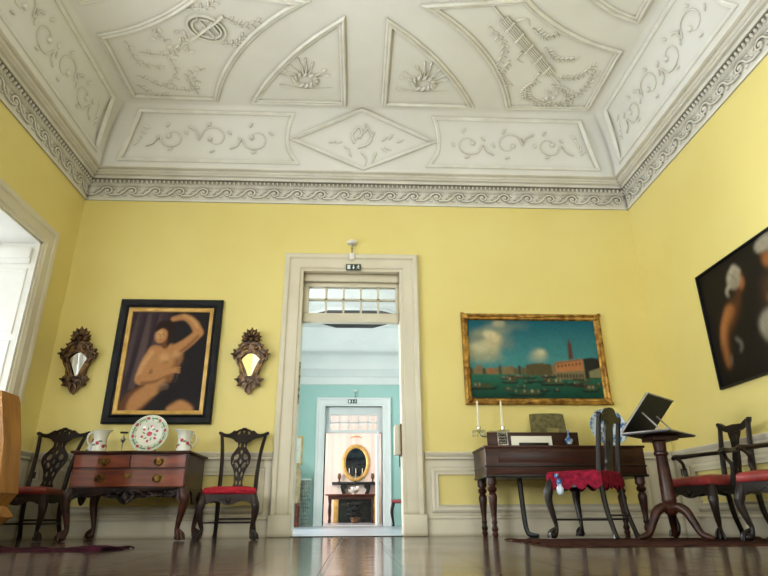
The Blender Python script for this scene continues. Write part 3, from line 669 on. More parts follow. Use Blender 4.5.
b = MB()
for i in range(60):
    a = random.uniform(0, 6.3); r = random.uniform(.05, .2); z = .14+random.uniform(.05, .4); b.ball((r*math.cos(a), r*math.sin(a), z), (.05, .03, .025), 6)
b.build('foliage', 'black', t)
# ------------------------------------------------------------------ chairs
def chair(name, label, cat, loc, rz, group, wood='walnut', seat_mat='red', fw=.52, rw=.37, dp=.43, sh=.46, st=.06, top=1.0, ear=.225,
          style='pierced', crest_peak=.03, splat_w=1.0, arms=False, fringe=False, rake=.2):
    t = thing(name, label, cat, loc, rz, group)
    F_, B_ = -dp/2, dp/2
    rail0 = sh-st-.055
    def ringq(z, k, bul=0, n=6):
        cs_ = [(-fw/2*k, F_*k), (fw/2*k, F_*k), (rw/2*k, B_*k), (-rw/2*k, B_*k)]; out = []
        for i in range(4):
            a, b2 = np.array(cs_[i]), np.array(cs_[(i+1) % 4])
            for j in range(n):
                q = a+(b2-a)*j/n; bl = bul*math.sin(PI*j/n)*(1 if i == 0 else 0); out.append((q[0], q[1]-bl, z))
        return out
    z0, z1 = sh-st, sh
    MB().quadmesh([ringq(z0, .97), ringq(z0+.012, 1.0, .012), ringq(z1-.02, 1.0, .014), ringq(z1-.005, .94, .012), ringq(z1+.012, .6), ringq(z1+.016, .2)]).build('seat', seat_mat, t, smooth=60)
    # seat rails with a shaped, carved apron
    fr = MB()
    for (xa, ya, xb, yb, app) in ((-fw/2, F_, fw/2, F_, 1), (fw/2, F_, rw/2, B_, .6), (rw/2, B_, -rw/2, B_, 0), (-rw/2, B_, -fw/2, F_, .6)):
        L = math.hypot(xb-xa, yb-ya); ux, uy = (xb-xa)/L, (yb-ya)/L
        low = [(L*i/12, rail0-app*.035*(abs(math.cos(2*PI*i/12))**2)+.012*(1-app)) for i in range(13)]
        fr.plate([(0, z0), (L, z0)]+low[::-1], [], -.006, .028, lambda x, d_, z, xa=xa, ya=ya, ux=ux, uy=uy: (xa+ux*x-uy*d_, ya+uy*x+ux*d_, z))
        if app == 1 and not fringe:
            Mp = lambda u, v, h, ya=ya, xa=xa: (xa+u, ya-.006-h, v)
            for s in (-1, 1):
                fr.line([(L/2, rail0-.015), (L/2+s*.05, rail0+.02), (L/2+s*.1, rail0+.005), (L/2+s*.14, rail0+.025)], .008, .01, Mp)
            fr.blob(L/2, rail0+.005, PI/2, .03, .025, .014, Mp)
    fr.build('seat_frame', wood, t)
    for s in (-1, 1):
        x, y = s*(fw/2-.02), F_+.02
        lg = MB(); ox, oy = s*.7, -.7
        lg.tube([(x, y, z0-.005), (x+ox*.03, y+oy*.03, rail0-.03), (x+ox*.04, y+oy*.04, rail0*.72), (x+ox*.012, y+oy*.012, rail0*.4), (x-ox*.002, y-oy*.002, .085), (x+ox*.012, y+oy*.012, .04), (x+ox*.03, y+oy*.03, .012)],
                [.028, .037, .03, .021, .015, .022, .018], 10, 4)
        lg.ball((x+ox*.03, y+oy*.03, .027), (.034, .034, .027), 10)
        for a in (-.7, 0, .7):
            c, si = math.cos(a), math.sin(a); dx, dy = ox*c-oy*si, ox*si+oy*c
            lg.tube([(x, y, .085), (x+ox*.03+dx*.03, y+oy*.03+dy*.03, .05), (x+ox*.03+dx*.045, y+oy*.03+dy*.045, .006)], [.009, .011, .007], 6, 3)
        for a in (-.4, .4): lg.blob(0, 0, PI/2+a, .03, .014, .012, lambda u, v, h, x=x, y=y, s=s: (x+ox*.045+u*.7*s, y+oy*.075-h, rail0-.045+v))
        lg.build('front_leg', wood, t)
        xr_ = s*(rw/2-.015)
        MB().tube([(xr_, B_-.015, z0+.02), (xr_, B_, rail0*.6), (xr_*1.06, B_+.045, .055), (xr_*1.1, B_+.06, .007)], [.023, .021, .019, .024], 8, 4).build('rear_leg', wood, t)
    yb = lambda z: B_-.015+max(0, z-z0)*rake*(.6+.9*(z-z0))
    H = top-sh
    for s in (-1, 1):
        xr_ = s*(rw/2-.015)
        zs = [z0, sh+H*.25, sh+H*.6, top-(.02 if style == 'arm' else .055)]
        MB().tube([(xr_+s*(ear-abs(xr_))*q, yb(z), z) for z, q in zip(zs, (0, .05, .35, .94))], [.025, .023, .021, .019], 8, 4, flat=(1, .85)).build('back_post', wood, t)
    Mp = lambda x, d_, z: (x, yb(z)+d_, z)
    # crest rail
    zt = top-.05
    if style == 'plain':      # rounded hump
        half = [(0, top), (.05, top-.004), (.085, top-.02), (ear*.62, zt-.008), (ear*.85, zt-.02), (ear+.012, zt-.012), (ear+.015, zt-.045), (ear*.8, zt-.06), (.07, zt-.06), (0, zt-.065)]
    elif style == 'arm':      # serpentine with ears
        half = [(0, top-.028), (.05, top-.032), (.1, top-.034), (ear*.72, top-.022), (ear*.95, top-.002), (ear+.022, top+.004), (ear+.014, top-.04), (ear*.75, top-.065), (.08, top-.085), (0, top-.095)]
    else:
        half = [(0, top), (.022, top-.012), (.05, top-.018), (.075, top-.034), (.1, top-.03), (ear*.62, zt-.012), (ear*.86, zt-.012), (ear+.018, zt+.006), (ear+.022, zt-.018), (ear*.86, zt-.045), (ear*.62, zt-.055), (.1, zt-.07), (.06, zt-.1), (0, zt-.105)]
    hs = [(-x, z) for x, z in half[1:-1]]
    outl = [tuple(q) for q in cr(half, 3)]; outl = outl+[(-x, z) for x, z in outl[::-1][1:-1]]
    holes = []
    if style == 'pierced':
        holes = [[(-.015, top-.03), (.015, top-.03), (0, top-.066)]]+[ell(s*.05, top-.055, .012, .02, 8, s*.5) for s in (-1, 1)]
    cz = MB(); cz.plate(outl, holes, -.014, .016, Mp)
    if style == 'pierced':
        Mf = lambda u, v, h: Mp(u, -.014-h, v)
        for s in (-1, 1):
            cz.line([(s*.03, top-.02), (s*.09, top-.045), (s*.15, zt-.02), (ear*s, zt-.004)], .007, .01, Mf)
            cz.ball((s*(ear+.012), yb(zt)-.002, zt-.006), (.016, .016, .018), 8)
        cz.blob(0, top-.012, 0, .03, .012, .014, Mf)
    if style == 'arm':
        for s in (-1, 1): cz.ball((s*(ear+.012), yb(zt), top-.012), (.02, .018, .02), 8)
    cz.build('crest_rail', wood, t)
    # splat
    zb = sh+.005; ze = zt-(.012 if style == 'arm' else .05); Hs = ze-zb; W = splat_w
    zz = lambda q: zb+Hs*q
    sp = MB()
    if style == 'pierced':
        half = [(.05, 0), (.05, .05), (.036, .12), (.045, .24), (.062, .36), (.09, .47), (.098, .57), (.088, .66), (.062, .73), (.044, .8), (.046, .88), (.062, .96), (.075, 1.02)]
        h2 = [(x*W, zz(q)) for x, q in half]; pts = [tuple(q) for q in cr(h2, 3)]
        outl = [(-x, z) for x, z in pts]+pts[::-1]; outl = outl[::-1]
        holes = []
        for s in (-1, 1):
            holes += [ell(s*.045*W, zz(.60), .022*W, .034, 10, s*.5), ell(s*.036*W, zz(.44), .016*W, .032, 10, -s*.5), ell(s*.025*W, zz(.27), .011*W, .028, 8, -s*.2), ell(s*.022*W, zz(.86), .009*W, .035, 8, 0), ell(s*.07*W, zz(.5), .008*W, .022, 8, 0), ell(s*.018*W, zz(.11), .008*W, .022, 8, 0)]
        holes += [ell(0, zz(.52), .011*W, .026, 8), ell(0, zz(.70), .012*W, .022, 8), ell(0, zz(.355), .009*W, .02, 8)]
        sp.plate(outl, holes, -.009, .009, Mp)
        Mf = lambda u, v, h: Mp(u, -.009-h, v)
        for s in (-1, 1):
            sp.line([(s*.02, zz(.98)), (s*.035*W, zz(.82)), (s*.07*W, zz(.68)), (s*.075*W, zz(.52)), (s*.03*W, zz(.4)), (s*.045*W, zz(.2)), (s*.03*W, zz(.03))], .006, .008, Mf)
            sp.blob(s*.078*W, zz(.6), 1.2, .03, .01, .01, Mf)
    elif style == 'arm':
        half = [(.052, 0), (.052, .05), (.03, .1), (.034, .2), (.04, .35), (.034, .55), (.04, .72), (.06, .86), (.075, 1.02)]
        h2 = [(x*W, zz(q)) for x, q in half]; pts = [tuple(q) for q in cr(h2, 3)]; outl = ([(-x, z) for x, z in pts]+pts[::-1])[::-1]
        holes = [[(x*W+c_*W, zz(q)) for x, q in ((-.006, .28), (.006, .28), (.008, .5), (.008, .72), (-.008, .72), (-.008, .5))] for c_ in (-.018, 0.005, .024)]
        holes += [ell(0, zz(.14), .013, .022, 8)]+[ell(s*.03*W, zz(.86), .009, .024, 8, s*.4) for s in (-1, 1)]
        sp.plate(outl, holes, -.009, .009, Mp)
    else:
        half = [(.075, 0), (.07, .06), (.055, .16), (.06, .3), (.075, .5), (.078, .7), (.07, .85), (.085, 1.02)]
        h2 = [(x*W, zz(q)) for x, q in half]; pts = [tuple(q) for q in cr(h2, 3)]; outl = ([(-x, z) for x, z in pts]+pts[::-1])[::-1]
        sp.plate(outl, [ell(0, zz(.5), .012, .03, 8)], -.009, .009, Mp)
    sp.build('splat', wood, t)
    st_ = MB()
    if style != 'arm':
        zs = .14
        for s in (-1, 1): st_.tube([(s*(fw/2-.018), F_+.02, zs), (s*(rw/2-.005), B_+.02, zs)], .009, 6)
        st_.tube([(-(fw+rw)/4+.01, 0, zs), ((fw+rw)/4-.01, 0, zs)], .009, 6); st_.tube([(-rw/2, B_+.022, zs+.03), (rw/2, B_+.022, zs+.03)], .009, 6)
        st_.build('stretcher', wood, t)
    else: st_.bm.free()
    if arms:
        za = sh+.18
        for s in (-1, 1):
            a = MB(); xp = s*(rw/2-.01)
            a.tube([(xp+s*.01, yb(za+.02), za+.03), (s*(rw/2+.05), .06, za+.012), (s*(fw/2+.01), F_+.2, za), (s*(fw/2+.03), F_+.14, za-.003), (s*(fw/2+.02), F_+.11, za-.016)], [.016, .017, .02, .022, .016], 8, 4)
            ar = a.build('armrest', wood, t)
            MB().tube([(s*(fw/2+.02), F_+.15, za-.01), (s*(fw/2+.0), F_+.18, za-.06), (s*(fw/2+.02), F_+.2, za-.12), (s*(fw/2-.02), F_+.2, z0-.01)], [.015, .014, .016, .022], 8, 4).build('arm_support', wood, t)
    if fringe:
        n = 12; zt_, N = sh-.008, 4
        def lowz(i, n_): return z0-.028-.022*abs(math.sin(PI*i/2.0))
        top_r = ringq(zt_, 1.015, .014, 24); low_r = [(p[0]*1.045, p[1]*1.045, z0-.045-.045*abs(math.sin(PI*i/6))) for i, p in enumerate(ringq(0, 1, .014, 24))]
        mid = [(p[0]*1.035, p[1]*1.035, sh-.04) for p in ringq(0, 1, .014, 24)]
        f = MB(); f.quadmesh([[(p[0]*.97, p[1]*.97, sh+.004) for p in ringq(0, 1, .014, 24)], top_r, mid, low_r, [(p[0]*.985, p[1]*.985, p[2]+.004) for p in low_r]], cap0=False, cap1=False)
        f.build('fringed_cover', 'crimson', t, smooth=60)
        tz = MB(); xx, yy = fw/2*1.02, F_*1.05
        q = MB(); q.ball((fw/2*1.03, F_+.1, z0-.03), (.02, .024, .034), 8); q.ball((fw/2*1.03, F_+.1, z0-.09), (.024, .032, .042), 8); q.ball((fw/2*1.05, F_+.085, z0+.02), (.014, .02, .022), 8)
        tz.bm.free(); tag(q.build('tassel', 'bluewhite', t), 'blue and white hanging ornament')
    return t

chair('side_chair', 'carved dark side chair in the left corner between carton and commode', 'chair', (-2.95, -.42, 0), -.06, 'carved side chairs by the commode', splat_w=1.25, ear=.24, seat_mat='dustyred', rw=.38, fw=.5, top=1.035, sh=.44)
chair('side_chair', 'carved dark side chair with bright red seat between the commode and the doorway', 'chair', (-1.13, -.42, 0), .03, 'carved side chairs by the commode', fw=.47, top=1.035, sh=.435)

# ------------------------------------------------------------------ commode
cx, yc = -2.01, -.37
com = thing('commode', 'dark mahogany commode with three drawers, carved apron and claw feet under the tall portrait', 'chest of drawers', (cx, yc, 0))
CW = .5                                                  # half width of the case
def yf(x): return -.285-.022*math.cos(4*PI*x/(2*CW)*.5*2)
xs = [-CW+2*CW*i/28 for i in range(29)]
def caseplan(g=0): return [(x*(1+g/CW), yf(x)-g) for x in xs]+[(CW+g, .30), (-CW-g, .30)]
b = MB(); P_ = caseplan(); b.quadmesh([[(x, y, z) for x, y in P_] for z in (.40, .721)]); b.build('carcass', 'dmahogany', com)
b = MB(); b.quadmesh([[(x, y, z) for x, y in caseplan(g)] for g, z in ((.012, .72), (.028, .727), (.03, .737), (.022, .746))]); b.build('top', 'dmahogany', com)
def handle(parent, x, z, esc=False):
    y = yf(x)-.014; pl = MB()
    half = [(0, .026), (.012, .03), (.022, .02), (.04, .026), (.052, .012), (.046, -.004), (.05, -.016), (.032, -.022), (.02, -.018), (.01, -.03), (0, -.034)]
    k = .75 if esc else 1.25
    h3 = [(a*k, c_*k) for a, c_ in half]; outl = h3+[(-a, c_) for a, c_ in h3[::-1][1:-1]]
    pl.plate(outl, [], 0, .004, lambda a, d_, c_: (x+a, y-d_, z+c_))
    if not esc:
        pl.tube([(x-.034, y-.012, z+.006), (x-.03, y-.022, z-.016), (x, y-.026, z-.026), (x+.03, y-.022, z-.016), (x+.034, y-.012, z+.006)], .0045, 6, 4)
        for s in (-1, 1): pl.ball((x+s*.034, y-.008, z+.006), .009, 6)
    return pl.build('escutcheon' if esc else 'handle', 'brass', parent)
def drawer(x0, x1, z0, z1, m, hx, esc=None):
    n = 16; X = [x0+(x1-x0)*i/n for i in range(n+1)]; g = .006
    rg = lambda ins, d_, : [(min(max(x, x0+ins), x1-ins), yf(x)-d_, z) for x in X for z in (0,)]
    b = MB(); rows = []
    for zq, d_ in ((z0+.002, -.004), (z0+.002, .009), (z0+.007, .0135), (z1-.007, .0135), (z1-.002, .009), (z1-.002, -.004)):
        rows.append([(x, yf(x)-d_, zq) for x in X])
    b.quadmesh(rows, closed_ring=False)
    for xx in (x0, x1):
        vs = [b.bm.verts.new((xx, yf(xx)-d_, zq)) for zq, d_ in ((z0+.002, -.004), (z0+.002, .009), (z0+.007, .0135), (z1-.007, .0135), (z1-.002, .009), (z1-.002, -.004))]; b.bm.faces.new(vs)
    o = b.build('drawer', m, com)
    for x in hx: handle(o, x, (z0+z1)/2)
    if esc is not None: handle(o, esc, (z0+z1)/2+.02, True)
drawer(-CW+.012, -.008, .598, .712, 'mahogany', [-.235]); drawer(.008, CW-.012, .598, .712, 'mahogany', [.235]); drawer(-CW+.012, CW-.012, .437, .586, 'mahogany', [-.26, .24], 0)
ap = MB()
low = [(x, .36-.055*math.exp(-(x/.10)**2)-.012*math.cos(x*38)-.03*math.exp(-((abs(x)-.47)/.06)**2)) for x in xs]
ap.plate([(xs[0], .432), (xs[-1], .432)]+low[::-1], [], -.004, .016, lambda x, d_, z: (x, yf(x)-d_, z))
Mf = lambda u, v, h: (u, yf(u)-.016-h, v)
for s in (-1, 1):
    ap.line([(s*.02, .31), (s*.07, .36), (s*.04, .40), (s*.1, .405), (s*.15, .37), (s*.2, .39)], .012, .016, Mf)
    ap.line([(s*.2, .39), (s*.25, .37), (s*.3, .40), (s*.36, .375), (s*.42, .4)], .011, .016, Mf)
    for q in range(9): ap.blob(s*(.06+.045*q), .385+.018*math.sin(q*2.2), q*1.3, .028, .014, .016, Mf)
ap.blob(0, .345, PI/2, .05, .035, .022, Mf); ap.build('apron', 'walnut', com)
for s in (-1, 1):
    a2 = MB(); lw = [(.29-.59*i/16, .395-.085*math.exp(-((i-8)/2.2)**2)-.02*math.cos(i*.8)) for i in range(17)]
    a2.plate([(.29, .432), (-.28, .432)]+[(y, z) for y, z in lw[::-1]], [], -.004, .014, lambda x, d_, z, s=s: (s*(CW+d_), x, z)); a2.build('side_apron', 'walnut', com)
for s in (-1, 1):
    for y, q in ((-.275, -1), (.27, 1)):
        x = s*(CW-.03); ox, oy = s*.7, q*.5*(1 if q < 0 else .3); lg = MB()
        lg.tube([(x, y, .44), (x+ox*.045, y+oy*.05, .37), (x+ox*.05, y+oy*.05, .29), (x+ox*.01, y+oy*.01, .16), (x-ox*.004, y, .085), (x+ox*.015, y+oy*.015, .045), (x+ox*.03, y+oy*.03, .02)], [.036, .046, .037, .025, .02, .027, .026], 10, 4)
        lg.ball((x+ox*.03, y+oy*.03, .03), (.04, .04, .03), 10)
        for a in (-.8, 0, .8):
            c, si = math.cos(a), math.sin(a); dx, dy = ox*c-oy*si, ox*si+oy*c
            lg.tube([(x, y, .095), (x+ox*.03+dx*.04, y+oy*.03+dy*.04, .055), (x+ox*.03+dx*.06, y+oy*.03+dy*.06, .008)], [.011, .013, .008], 6, 3)
        lg.build('leg', 'dmahogany', com)

# ------------------------------------------------------------------ porcelain on the commode
ZT = .75
pt = thing('plate', 'large white plate painted with pink flowers propped up in the middle of the commode', 'plate', (-1.995, -.34, ZT))
TP = Matrix.Translation((0, 0, .187)) @ Matrix.Rotation(math.radians(80), 4, 'X')
pd = MB().lathe([(0, 0), (.1, 0), (.115, .012), (.178, .022), (.182, .026), (.176, .03), (.118, .02), (.1, .008), (0, .008)], 40, T=TP)
Mpl = lambda u, v, h: tuple(TP @ Vector((u, v, (.0085 if math.hypot(u, v) < .1 else .02+(max(0, math.hypot(u, v)-.118))*.16)+h)))
ro = MB(); lf = MB()
ro.blob(0, .0, 0, .026, .024, .003, Mpl); 
for i in range(6):
    a = i*PI/3+.4; ro.blob(.072*math.cos(a), .072*math.sin(a), a, .014, .012, .002, Mpl); lf.blob(.055*math.cos(a+.5), .055*math.sin(a+.5), a, .018, .007, .002, Mpl)
for i in range(26):
    a = i*.2417; lf.blob((.132+.02*(i % 2))*math.cos(a), (.132+.02*(i % 2))*math.sin(a), a+1.2+(i % 3), .017, .006, .002, Mpl)
for i in range(8):
    a = i*PI/4+.2; ro.blob(.15*math.cos(a), .15*math.sin(a), a+1.5, .022, .016, .003, Mpl); lf.blob(.15*math.cos(a+.3), .15*math.sin(a+.3), a+1.9, .028, .009, .003, Mpl); lf.blob(.15*math.cos(a-.28), .15*math.sin(a-.28), a+1.2, .022, .008, .003, Mpl)
rim = MB().quadmesh([[Mpl(r_*math.cos(a), r_*math.sin(a), .0012) for a in [2*PI*i/40 for i in range(40)]] for r_ in (.124, .135, .145, .155, .165, .174)], cap0=False, cap1=False)
pd.add(ro, 1).add(lf, 2).add(rim, 3).build('dish', ['porcelain', 'rose', 'leaf', 'palegreen'], pt)
b = MB()
for s in (-1, 1): b.tube([(s*.07, -.03, .007), (s*.07, .0, .012), (s*.06, .06, .12), (s*.05, .07, .2)], .006, 6, 4); b.tube([(s*.07, -.03, .007), (s*.07, -.035, .03)], .006, 6)
b.tube([(-.07, .005, .01), (.07, .005, .01)], .006, 6); b.build('plate_stand', 'ebony', pt)
def jug(loc, rz, label):
    t = thing('jug', label, 'jug', loc, rz, 'flowered jugs on the commode')
    rings = []; n = 20
    for z, r, e in ((0, .058, 0), (.006, .062, 0), (.03, .063, 0), (.08, .057, 0), (.13, .052, .004), (.165, .058, .014), (.19, .068, .03), (.193, .065, .03), (.165, .053, .012), (.1, .05, 0), (.02, .05, 0)):
        rings.append([((r+e*max(0, math.cos(a))**3)*math.cos(a), r*math.sin(a), z+.012*max(0, math.cos(a))**3*(z > .15)) for a in [2*PI*j/n for j in range(n)]])
    jb = MB().quadmesh(rings)
    MB().tube([(-.05, 0, .17), (-.085, 0, .165), (-.095, 0, .11), (-.06, 0, .05)], .008, 8, 4).build('jug_handle', 'porcelain', t)
    r_, l_ = MB(), MB()
    Mj = lambda u, v, h: ((.0615-.06*max(0, v-.03)*.9+h)*math.cos(u), (.0615-.06*max(0, v-.03)*.9+h)*math.sin(u), v)
    for i in range(7):
        a = i*.9; r_.blob(a, .06+.05*((i*2) % 3)/2, 0, .28, .016, .003, Mj); l_.blob(a+.4, .07+.03*(i % 2), 0, .3, .008, .003, Mj)
    jb.add(r_, 1).add(l_, 2).build('body', ['porcelain', 'rose', 'leaf'], t)
    return t
j1 = jug((-2.455, -.35, ZT), .35, 'white flowered porcelain jug on the commode, left of the plate'); j1.scale = (1.12, 1.12, 1.12)
dup(j1, (-1.655, -.34, ZT), -2.6, 'white flowered porcelain jug at the right end of the commode')
t = thing('cruet', 'small round white cruet between the left chair and the taller jug', 'cruet', (-2.585, -.2, ZT))
cb = MB().lathe([(0, 0), (.03, 0), (.046, .03), (.05, .06), (.036, .09), (.016, .105), (.014, .125), (.02, .13), (0, .135)], 16)
b = MB(); Mj = lambda u, v, h: ((.049+h)*math.cos(u), (.049+h)*math.sin(u), v)
for i in range(6): b.blob(i*1.05, .045+.02*(i % 2), 0, .3, .012, .003, Mj)
cb.add(b, 1).build('body', ['porcelain', 'leaf'], t)
t = thing('candlestick', 'thin metal candlestick with a round knop standing left of the flowered plate', 'candlestick', (-2.235, -.35, ZT))
MB().lathe([(0, 0), (.035, 0), (.036, .006), (.012, .014), (.005, .03), (.005, .1), (.012, .11), (.022, .13), (.022, .14), (.012, .155), (.005, .165), (.006, .19), (0, .19)], 14).build('stem', 'silver', t)
MB().lathe([(0, .19), (.036, .192), (.038, .204), (.012, .207), (0, .207)], 14).build('drip_pan', 'ebony', t)

# ------------------------------------------------------------------ carton and rug on the left
ca = thing('cardboard_carton', 'tall tan cardboard carton with a crumpled lower half at the left edge', 'box', (-2.795, -1.72, 0))
def rect(x0, x1, y0, y1, z, jit=0):
    out = []
    for a, c_ in (((x0, y0), (x1, y0)), ((x1, y0), (x1, y1)), ((x1, y1), (x0, y1)), ((x0, y1), (x0, y0))):
        for j in range(6): q = j/6; out.append((a[0]+(c_[0]-a[0])*q+random.uniform(-jit, jit), a[1]+(c_[1]-a[1])*q+random.uniform(-jit, jit), z+random.uniform(-jit, jit)*.5))
    return out
b = MB(); b.quadmesh([rect(-.36, .365, -.12, .12, .352), rect(-.36, .36, -.12, .12, .40, .003), rect(-.34, .31, -.12, .12, .7, .004), rect(-.3, .235, -.12, .12, 1.0, .003), rect(-.3, .215, -.11, .115, 1.055)]); b.build('upper_carton', 'carton', ca, smooth=20)
b = MB(); b.quadmesh([rect(-.36, .30, -.1, .12, 0), rect(-.36, .32, -.115, .12, .06, .012), rect(-.36, .30, -.09, .12, .13, .018), rect(-.36, .345, -.12, .12, .2, .016), rect(-.36, .31, -.1, .12, .27, .014), rect(-.36, .355, -.12, .12, .35, .004)]); b.build('crumpled_base', 'carton', ca, smooth=20)
def rug(name, label, x0, x1, y0, y1, m, amp, seed, fring):
    rr = random.Random(seed); t = thing(name, label, 'rug', ((x0+x1)/2, (y0+y1)/2, 0))
    hw, hd = (x1-x0)/2, (y1-y0)/2; nx, ny = 46, 10; rows = []
    ph = [rr.uniform(0, 6.3) for _ in range(6)]
    hgt = lambda x, y: .006+amp*(max(0, math.sin(x*9+ph[0]+y*2))**2*.6+max(0, math.sin(x*21+ph[1]-y*5))*.4)*(1 if amp > .006 else .5)
    g = [[(-hw+2*hw*i/nx+.012*math.sin(j*2+ph[2]), -hd+2*hd*j/ny+.02*math.sin(i*.7+ph[3]), hgt(-hw+2*hw*i/nx, -hd+2*hd*j/ny)) for i in range(nx+1)] for j in range(ny+1)]
    b = MB(); b.quadmesh(g, closed_ring=False)
    edge = [g[0][i] for i in range(nx+1)]+[g[j][nx] for j in range(1, ny+1)]+[g[ny][i] for i in range(nx-1, -1, -1)]+[g[j][0] for j in range(ny-1, 0, -1)]
    vs0 = [b.bm.verts.new(p) for p in edge]; vs1 = [b.bm.verts.new((p[0], p[1], .001)) for p in edge]
    for i in range(len(edge)): j = (i+1) % len(edge); b.bm.faces.new((vs0[i], vs0[j], vs1[j], vs1[i]))
    b.build('pile', m, t, smooth=60)
    if fring:
        f = MB()
        for i in range(fring):
            s = rr.choice((-1, 1)); y = rr.uniform(-hd, hd); f.tube([(s*(hw-.01), y, .012), (s*(hw+.03), y+rr.uniform(-.01, .01), .012), (s*(hw+.06), y+rr.uniform(-.02, .02), .004)], .004, 5)
        f.build('fringe', m, t)['kind'] = 'stuff'
    return t
rug('rug', 'rumpled plum-coloured rug on the floor in front of the left chair', -3.15, -1.52, -2.25, -1.86, 'rug', .022, 3, 30)
# ------------------------------------------------------------------ square piano
PX0, PX1, PYF, PYB, PZ0, PZ1 = 1.19, 2.69, -.68, -.14, .515, .79
pcx, pcy = (PX0+PX1)/2, (PYF+PYB)/2
pi_ = thing('square_piano', 'long dark mahogany square piano on turned legs under the harbour painting', 'piano', (pcx, pcy, 0))
OF = (pcx, pcy, 0)
b = MB(); b.box(PX0, PX1, PYF, PYB, PZ0, PZ1-.02, .006); b.build('case', 'dmahogany', pi_, OF)
b = MB(); b.box(PX0-.012, PX1+.012, PYF-.014, PYB+.005, PZ1-.022, PZ1, .006); b.build('lid', 'dmahogany', pi_, OF)
b = MB(); b.box(PX0-.006, PX1+.006, PYF-.01, PYB, PZ0+.085, PZ0+.1, .003); b.box(PX0-.008, PX1+.008, PYF-.012, PYB, PZ0-.004, PZ0+.018, .003)
b.build('moulding', 'ebony', pi_, OF)
b = MB(); b.box(PX0+.12, PX1-.12, PYF-.006, PYF+.004, PZ0+.125, PZ1-.045, .003); b.build('fall_panel', 'dmahogany', pi_, OF)
LEGP = [(0, 0), (.02, 0), (.024, .012), (.03, .03), (.022, .05), (.026, .058), (.032, .075), (.024, .095), (.02, .11), (.028, .13), (.022, .145), (.026, .2), (.036, .29), (.042, .345), (.034, .37), (.026, .38), (.04, .395), (.044, .415), (.03, .432), (.03, .44), (.045, .45), (.045, .525), (0, .525)]
for x in (PX0+.055, PX1-.055):
    for y in (PYF+.055, PYB-.055): MB().lathe(LEGP, 16, at=(x, y, 0)).build('leg', 'dmahogany', pi_, OF)
b = MB(); b.tube([(1.56, -.42, .53), (1.565, -.44, .25), (1.575, -.46, .07), (1.6, -.49, .022), (1.66, -.54, .014)], [.036, .034, .032, .028, .018], 8, 4, flat=(1, .7)); b.build('pedal_post', 'black', pi_, OF)
b = MB(); b.box(1.27, 2.17, -.46, -.44, PZ1-.004, .94, .004); b.box(1.27, 2.17, -.51, -.44, PZ1-.004, PZ1+.022, .004); b.build('music_desk', 'dmahogany', pi_, OF)
# things on the piano
t = thing('music_sheet', 'long white card leaning on the music desk of the piano', 'card', (1.70, -.475, PZ1+.023))
TB = Matrix.Rotation(math.radians(-6), 4, 'X')
MB().box(-.2, .2, -.004, 0, 0, .09, .001, TB).build('card', 'paper', t)
MB().box(-.13, .16, -.018, -.008, 0, .024, .004, TB).build('pen_rest', 'ebony', t)
t = thing('photo_frame', 'small upright silver filigree frame at the left end of the music desk', 'frame', (1.415, -.478, PZ1+.023))
MB().box(-.05, .05, -.008, 0, 0, .128, .002, TB).build('back_board', 'ebony', t)
b = MB(); Mq = lambda u, v, h: tuple(TB @ Vector((u, -.008-h, v)))
b.sweep([(-.05, 0), (.05, 0), (.05, .128), (-.05, .128)], [(-.001, 0), (-.001, .006), (.01, .006), (.01, 0)], Mq, closed=True)
for i in range(4):
    for s in (-1, 1): b.line([(0, .02+.028*i), (s*.02, .03+.028*i), (s*.03, .02+.028*i), (s*.022, .012+.028*i)], .005, .004, Mq, 3)
b.build('filigree', 'silver', t)
t = thing('bud_vase', 'tiny blue and white bud vase at the right end of the music desk', 'vase', (2.055, -.507, PZ1+.03))
MB().lathe([(0, 0), (.022, 0), (.03, .015), (.04, .035), (.036, .05), (.014, .065), (.009, .085), (.008, .125), (.012, .135), (0, .135)], 16).build('body', 'bluewhite', t)
t = thing('tapestry_panel', 'olive green square tapestry panel leaning on the wall behind the music desk', 'panel', (1.98, -.21, PZ1+.001))
TB2 = Matrix.Translation((0, 0, .012)) @ Matrix.Rotation(math.radians(-6), 4, 'X')
b = MB(); out = cr([(-.185, 0), (.185, 0), (.178, .2), (.17, .335), (.15, .365), (0, .37), (-.165, .362), (-.183, .34), (-.188, .18)], 3, True); b.plate(out, [], 0, .02, lambda x, d_, z: tuple(TB2 @ Vector((x, d_, max(z, 0))))); b.build('cloth_panel', 'olive', t)
MB().plate([(-.02, .13), (.1, .13), (.1, .215), (-.02, .215)], [], -.0015, 0, lambda x, d_, z: tuple(TB2 @ Vector((x, d_, z)))).build('centre_patch', 'olive2', t)
t = thing('girandole', 'crystal two-branched candelabrum with ivory candles at the left end of the piano', 'candelabrum', (1.36, -.25, PZ1+.001))
MB().lathe([(0, 0), (.06, 0), (.055, .012), (.02, .025), (.014, .06), (.03, .09), (.014, .12), (.012, .15), (.05, .165), (.055, .18), (.02, .19), (0, .2)], 18).build('stem', 'crystal', t)
b = MB()
for s in (-1, 1): b.tube([(0, 0, .16), (s*.05, 0, .135), (s*.1, 0, .145), (s*.122, 0, .18)], .008, 8, 4)
b.build('branches', 'silver', t)
for s in (-1, 1):
    cu = MB().lathe([(0, .17), (.015, .172), (.055, .176), (.072, .192), (.02, .196), (.018, .2), (.024, .235), (.016, .236), (.014, .2), (0, .198)], 16, at=(s*.122, 0, 0)).build('cup', 'crystal', t)
    for k in range(8):
        a = k*PI/4; x, y = s*.122+.064*math.cos(a), .064*math.sin(a)
        MB().lathe([(0, 0), (.006, .012), (.007, .035), (.003, .05), (0, .052)], 6, at=(x, y, .13)).build('prism_drop', 'crystal', cu)
    MB().lathe([(0, .205), (.0125, .205), (.0115, .34), (.0095, .48), (.004, .497), (0, .5)], 10, at=(s*.122, 0, 0)).build('candle', 'candle', t)
t = thing('charger', 'large blue and white painted dish standing on the piano behind the red chair', 'plate', (2.52, -.36, PZ1+.001))
